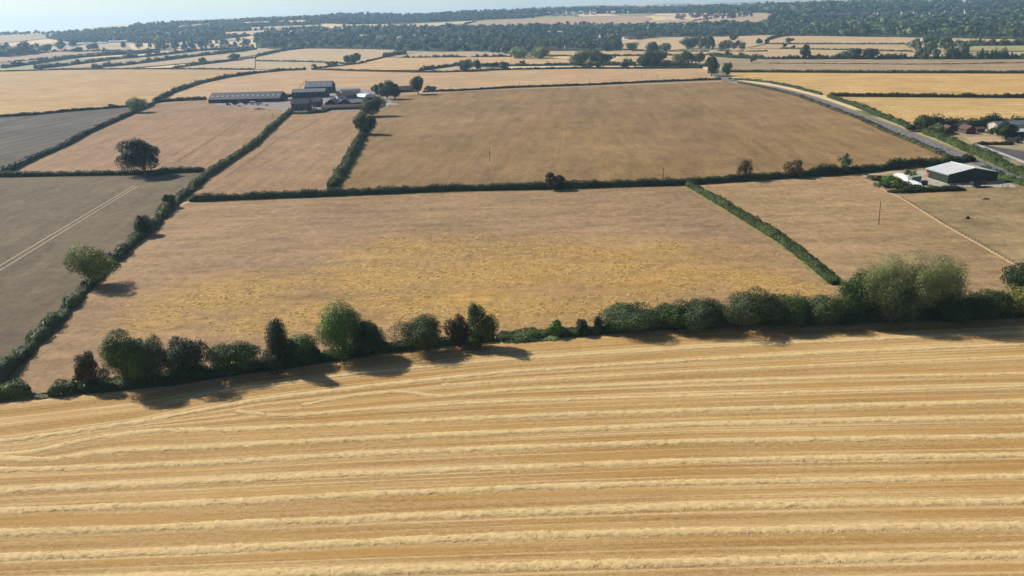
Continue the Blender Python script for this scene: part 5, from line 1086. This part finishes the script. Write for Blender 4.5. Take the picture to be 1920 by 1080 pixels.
# ------------------------------------------------------------------ poles, fences
POLEW = plain("pole_wood", (.09, .06, .04, 1), .9, .2, 2); WIRE = plain("wire", (.05, .05, .05, 1), .5, .1)
def pole(u, vb, vt, label, lean=0.0, arm=True, r=.16, group="telegraph poles"):
    p = at(u, vb); h = min(height(p, vt), 12.0); E = empty("telegraph_pole", p, 0); tag(E, label, "pole", group)
    b = MB().tube([(0, 0, -.3), (lean * h, 0, h)], [r, r * .7], 8); b.build("pole", POLEW, E)
    if arm:
        MB().box(lean * h - .8, lean * h + .8, -.06, .06, h - .7, h - .55).build("crossarm", POLEW, E)
        i = MB()
        for q in (-.65, 0, .65): i.cyl((lean * h + q, 0), .05, 'z', 0, 0) if False else i.box(lean * h + q - .05, lean * h + q + .05, -.05, .05, h - .55, h - .38)
        i.build("insulators", GLASS, E)
for a in [(1647.3, 420.8, 376, "lone leaning pole in the right pasture", -.03, False), (918.5, 304, 276, "lone pole in the middle of the big brown field", 0, False), (1243, 341, 314, "pole standing in the long trimmed hedge", 0, True), (1716, 332, 304, "pole in the hedge behind the green barn", 0, False),
          (321.5, 172, 160, "double pole on the curving hedge, lowest", -.12, True), (366, 158, 147, "pole on the curving hedge, middle", 0, True), (408.5, 147, 136, "pole on the curving hedge, highest", 0, True), (514.5, 229, 211, "thin leaning pole on the diagonal hedge below the farm", -.12, False),
          (785, 136, 121, "pole at the left end of the bushy hedge", 0, True), (974, 163, 152, "pole on the thin straight hedge, leftmost", 0, False), (1105, 157, 146, "pole on the thin straight hedge, second", 0, False), (1203, 146, 137, "far pole standing in the pale tan field", 0, False), (1232, 153, 140, "pole on the thin straight hedge, third", 0, True), (845, 169, 160, "stub pole right of the farm tree", 0, False), (958, 122, 108, "pole by the pale domed willows", 0, False), (1172, 106, 97, "pole before the bright stubble field", 0, False)]:
    pole(*a)
def fence(name, line, spacing, h, pm, label, rails=2, wire=False, seed=1, rail_r=.05, r=.06):
    P = np.array([at(*q)[:2] for q in line]); L = np.concatenate([[0], np.cumsum(np.hypot(*np.diff(P, axis=0).T))]); o = P[0]
    E = empty(name, (P[0][0], P[0][1], 0)); tag(E, label, "fence"); rng = np.random.default_rng(seed)
    b = MB().tube([(0, 0, -.2), (0, 0, h)], [r, r * .9], 6); me = mkmesh("post", b.v, b.f, pm)
    n = int(L[-1] / spacing) + 1; S_ = [k * L[-1] / (n - 1) for k in range(n)]
    pts = [(np.interp(s, L, P[:, 0]) - o[0], np.interp(s, L, P[:, 1]) - o[1]) for s in S_]
    for (x, y) in pts[:98]:
        q = bpy.data.objects.new("post", me); COL.objects.link(q); q.parent = E; q.location = (float(x), float(y), 0); q.rotation_euler = (rng.normal() * .04, rng.normal() * .04, 0)
    for k in range(rails):
        zz_ = h * (.9 - .75 * k / max(1, rails - 1) * .8)
        MB().tube([(x, y, zz_ + .12) for x, y in pts], [rail_r] * len(pts), 5).build("wire" if wire else "rail", WIRE if wire else pm, E)
PALEW = plain("weathered_rail", c(170, 158, 135), .9, .15, 1)
fence("wire_fence", [(1690, 371), (1735, 399), (1780, 427), (1840, 460), (1905, 498), (1980, 539)], 2.2, 1.25, POLEW, "wire fence on dark posts running across the right pasture", 3, True, rail_r=.012)
fence("post_and_rail_fence", [(1616, 332), (1640, 346), (1660, 358)], 1.8, 1.2, PALEW, "pale wooden rail fence left of the barn yard", 3)
fence("post_and_rail_fence", [(1780, 352), (1830, 351), (1862, 350)], 1.8, 1.2, PALEW, "pale rail fence in front of the green barn", 2)
fence("white_rail_fence", [(1828, 273), (1850, 281), (1880, 292), (1916, 306), (1960, 324)], 1.8, 1.3, FRAMEW, "white rail fence below the riding arena", 3, rail_r=.08)
fence("white_rail_fence", [(1860, 252), (1885, 260), (1920, 270), (1960, 282)], 1.8, 1.3, FRAMEW, "white rail fence right of the sand square", 3, rail_r=.08)
fence("white_rail_fence", [(1848, 247), (1862, 250), (1869, 256)], 1.6, 1.3, FRAMEW, "short white fence between stables and dark tree", 3, rail_r=.1)
def gate(A, B, label):
    a, b = at(*A), at(*B); L = float(np.hypot(*(b - a)[:2])); E = empty("field_gate", a, math.atan2(b[1] - a[1], b[0] - a[0])); tag(E, label, "gate")
    m = MB()
    for z_ in (.2, .45, .7, .95, 1.2): m.box(.1, L - .1, -.03, .03, z_, z_ + .06)
    m.build("bars", plain("galvanised_gate", (.4, .4, .42, 1), .5, .1), E)
    MB().box(0, .15, -.08, .08, -.2, 1.5).build("post", POLEW, E); MB().box(L - .15, L, -.08, .08, -.2, 1.5).build("post", POLEW, E)
gate((1878, 352), (1890, 351.5), "grey metal gate at the right end of the barn yard")

# ------------------------------------------------------------------ vehicles
TYRE = plain("tyre", (.012, .012, .012, 1), .9, .1); RIM = plain("rim", (.3, .3, .3, 1), .5, .1)
def wheels(E, pts, r, wd):
    for (x, y) in pts:
        t = MB().cyl((x, r), r, 'y', y - wd / 2, y + wd / 2, 16).build("wheel", TYRE, E); MB().cyl((x, r), r * .5, 'y', y - wd / 2 - .02, y + wd / 2 + .02, 12).build("rim", RIM, t)
def vehicle(kind, u, v, rz, body, label, group=None):
    p = at(u, v); names = dict(van="van", car="parked_car", tractor="tractor", trailer="farm_trailer", horsebox="livestock_trailer")
    E = empty(names[kind], p + np.array([0, 0, .13]), rz); tag(E, label, {"van": "van", "car": "car", "tractor": "tractor", "trailer": "trailer", "horsebox": "trailer"}[kind], group)
    if kind == 'van':
        MB().prism([(-2.6, .4), (2.5, .4), (2.6, 1.1), (1.9, 1.35), (1.3, 2.15), (-2.55, 2.2)], 'y', -.95, .95).build("body", body, E)
        MB().prism([(1.36, 1.4), (1.84, 1.4), (1.3, 2.05)], 'y', -.97, .97).build("window", GLASS, E); wheels(E, [(-1.7, -.85), (-1.7, .85), (1.7, -.85), (1.7, .85)], .34, .22)
    elif kind == 'car':
        MB().prism([(-2.1, .35), (2.1, .35), (2.15, .8), (1.1, .95), (.5, 1.42), (-1.3, 1.45), (-2.0, .95)], 'y', -.85, .85).build("body", body, E)
        MB().prism([(-1.75, .97), (.95, .97), (.45, 1.36), (-1.25, 1.38)], 'y', -.87, .87).build("window", GLASS, E); wheels(E, [(-1.3, -.78), (-1.3, .78), (1.3, -.78), (1.3, .78)], .32, .2)
    elif kind == 'tractor':
        MB().box(0.2, 2.4, -.45, .45, .8, 1.6).build("bonnet", body, E); c_ = MB().prism([(-1.4, 1.0), (.2, 1.0), (.3, 1.7), (.05, 2.7), (-1.3, 2.7)], 'y', -.75, .75).build("cab", GLASS, E)
        MB().box(-1.45, .15, -.85, .85, 2.7, 2.82).build("roof", body, E); wheels(E, [(-.9, -.95), (-.9, .95)], .9, .5); wheels(E, [(1.8, -.8), (1.8, .8)], .6, .35)
    elif kind == 'trailer':
        m = MB().box(-3.2, 3.0, -1.2, 1.2, 1.0, 1.15); m.box(-3.2, 3.0, -1.2, -1.12, 1.15, 2.4); m.box(-3.2, 3.0, 1.12, 1.2, 1.15, 2.4); m.box(-3.2, -3.1, -1.12, 1.12, 1.15, 2.4); m.box(2.9, 3.0, -1.12, 1.12, 1.15, 2.4); m.build("body", body, E)
        MB().box(3.0, 4.4, -.1, .1, .7, .85).build("drawbar", DOORM, E); wheels(E, [(-1.2, -1.1), (-1.2, 1.1), (-.1, -1.1), (-.1, 1.1)], .5, .35)
    else:
        MB().prism([(-2.4, .7), (2.2, .7), (2.2, 2.9), (-2.4, 2.9)], 'y', -1.1, 1.1).build("body", body, E); MB().box(-2.5, 2.3, -1.2, 1.2, 2.9, 3.0).build("roof", body, E)
        MB().box(-2.0, 1.8, -1.13, -1.1, 1.7, 2.4).build("window", GLASS, E); MB().box(2.2, 3.4, -.08, .08, .6, .72).build("drawbar", DOORM, E); wheels(E, [(-.6, -1.0), (-.6, 1.0), (.3, -1.0), (.3, 1.0)], .38, .25)
PW = plain("white_paint", c(236, 236, 236), .35, .03); PB = plain("blue_paint", (.05, .09, .2, 1), .4, .1); PG = plain("green_paint", (.04, .10, .05, 1), .5, .1); PR = plain("red_paint", (.35, .05, .04, 1), .5, .1); PK = plain("dark_paint", (.03, .032, .04, 1), .4, .1); PS = plain("silver_paint", (.4, .41, .43, 1), .35, .05); PDR = plain("dark_red_frame", (.12, .03, .03, 1), .7, .3, 1)
vehicle('van', 1373, 152, 2.6, PW, "white van driving on the road near the bend"); vehicle('van', 1186, 122, .1, PW, "white van half hidden below the big roadside trees")
vehicle('tractor', 428, 198, .2, PG, "green tractor in front of the long shed"); vehicle('trailer', 442, 197, .15, PK, "dark farm trailer behind the green tractor"); vehicle('trailer', 462, 196, 0, PDR, "dark red trailer in the middle of the long shed front")
vehicle('trailer', 486, 197, .3, PS, "grey trailer near the right end of the long shed"); vehicle('car', 500, 198, .4, PS, "silver car at the right end of the long shed"); vehicle('horsebox', 474, 196, 0, PW, "white box trailer against the long shed"); vehicle('car', 449, 200, .1, PW, "white car in front of the long shed")
vehicle('tractor', 532, 190, 1.0, PB, "blue tractor between long shed and farmhouse"); vehicle('car', 590, 205, .2, PW, "white car in the farmhouse garden"); vehicle('car', 655, 178, .3, PK, "dark car on the pale yard behind the farm"); vehicle('car', 645, 178, .3, PK, "dark car nearer to the grey barns on the pale yard")
vehicle('horsebox', 209, 201, .1, PDR, "dark red box trailer on the hedge of the pale left field"); vehicle('horsebox', 1905, 268, .5, PK, "dark trailer by the white rails at the right edge"); vehicle('car', 1779, 250, .3, PW, "white car in the stable yard"); vehicle('car', 1852, 352.5, .2, PW, "white trailer shaped car before the green barn") if False else None
vehicle('trailer', 1833, 350.5, .2, PK, "small dark trailer in front of the green barn")
def parasol(u, v):
    p = at(u, v); E = empty("garden_parasol", p); tag(E, "white garden parasol beside the farmhouse", "parasol"); MB().tube([(0, 0, 0), (0, 0, 2.6)], [.05, .05], 6).build("pole", FRAMEW, E)
    V = [(0, 0, 3.0)] + [(1.9 * math.cos(k * math.pi / 4), 1.9 * math.sin(k * math.pi / 4), 2.4) for k in range(8)] + [(0, 0, 2.9)]
    meshobj("canopy", V, [(0, 1 + k, 1 + (k + 1) % 8) for k in range(8)] + [(9, 1 + (k + 1) % 8, 1 + k) for k in range(8)], WHT, E)
parasol(584, 204)
def shadow_free_post(): pass

# ------------------------------------------------------------------ haze: one closed box of thin even air
hm = bpy.data.materials.new("haze_air"); hm.use_nodes = True; nt = hm.node_tree; nt.nodes.clear()
ou = nt.nodes.new("ShaderNodeOutputMaterial"); pv = nt.nodes.new("ShaderNodeVolumePrincipled"); pv.inputs["Density"].default_value = HAZE_DENSITY
pv.inputs["Color"].default_value = HAZE_COLOR; pv.inputs["Anisotropy"].default_value = 0.3; nt.links.new(pv.outputs[0], ou.inputs["Volume"])
hb = MB().box(-13000, 13000, -13000, 13000, -5.0, 260.0).build("haze", hm); tag(hb, "thin bluish summer haze filling the whole valley", "haze", kind="stuff")
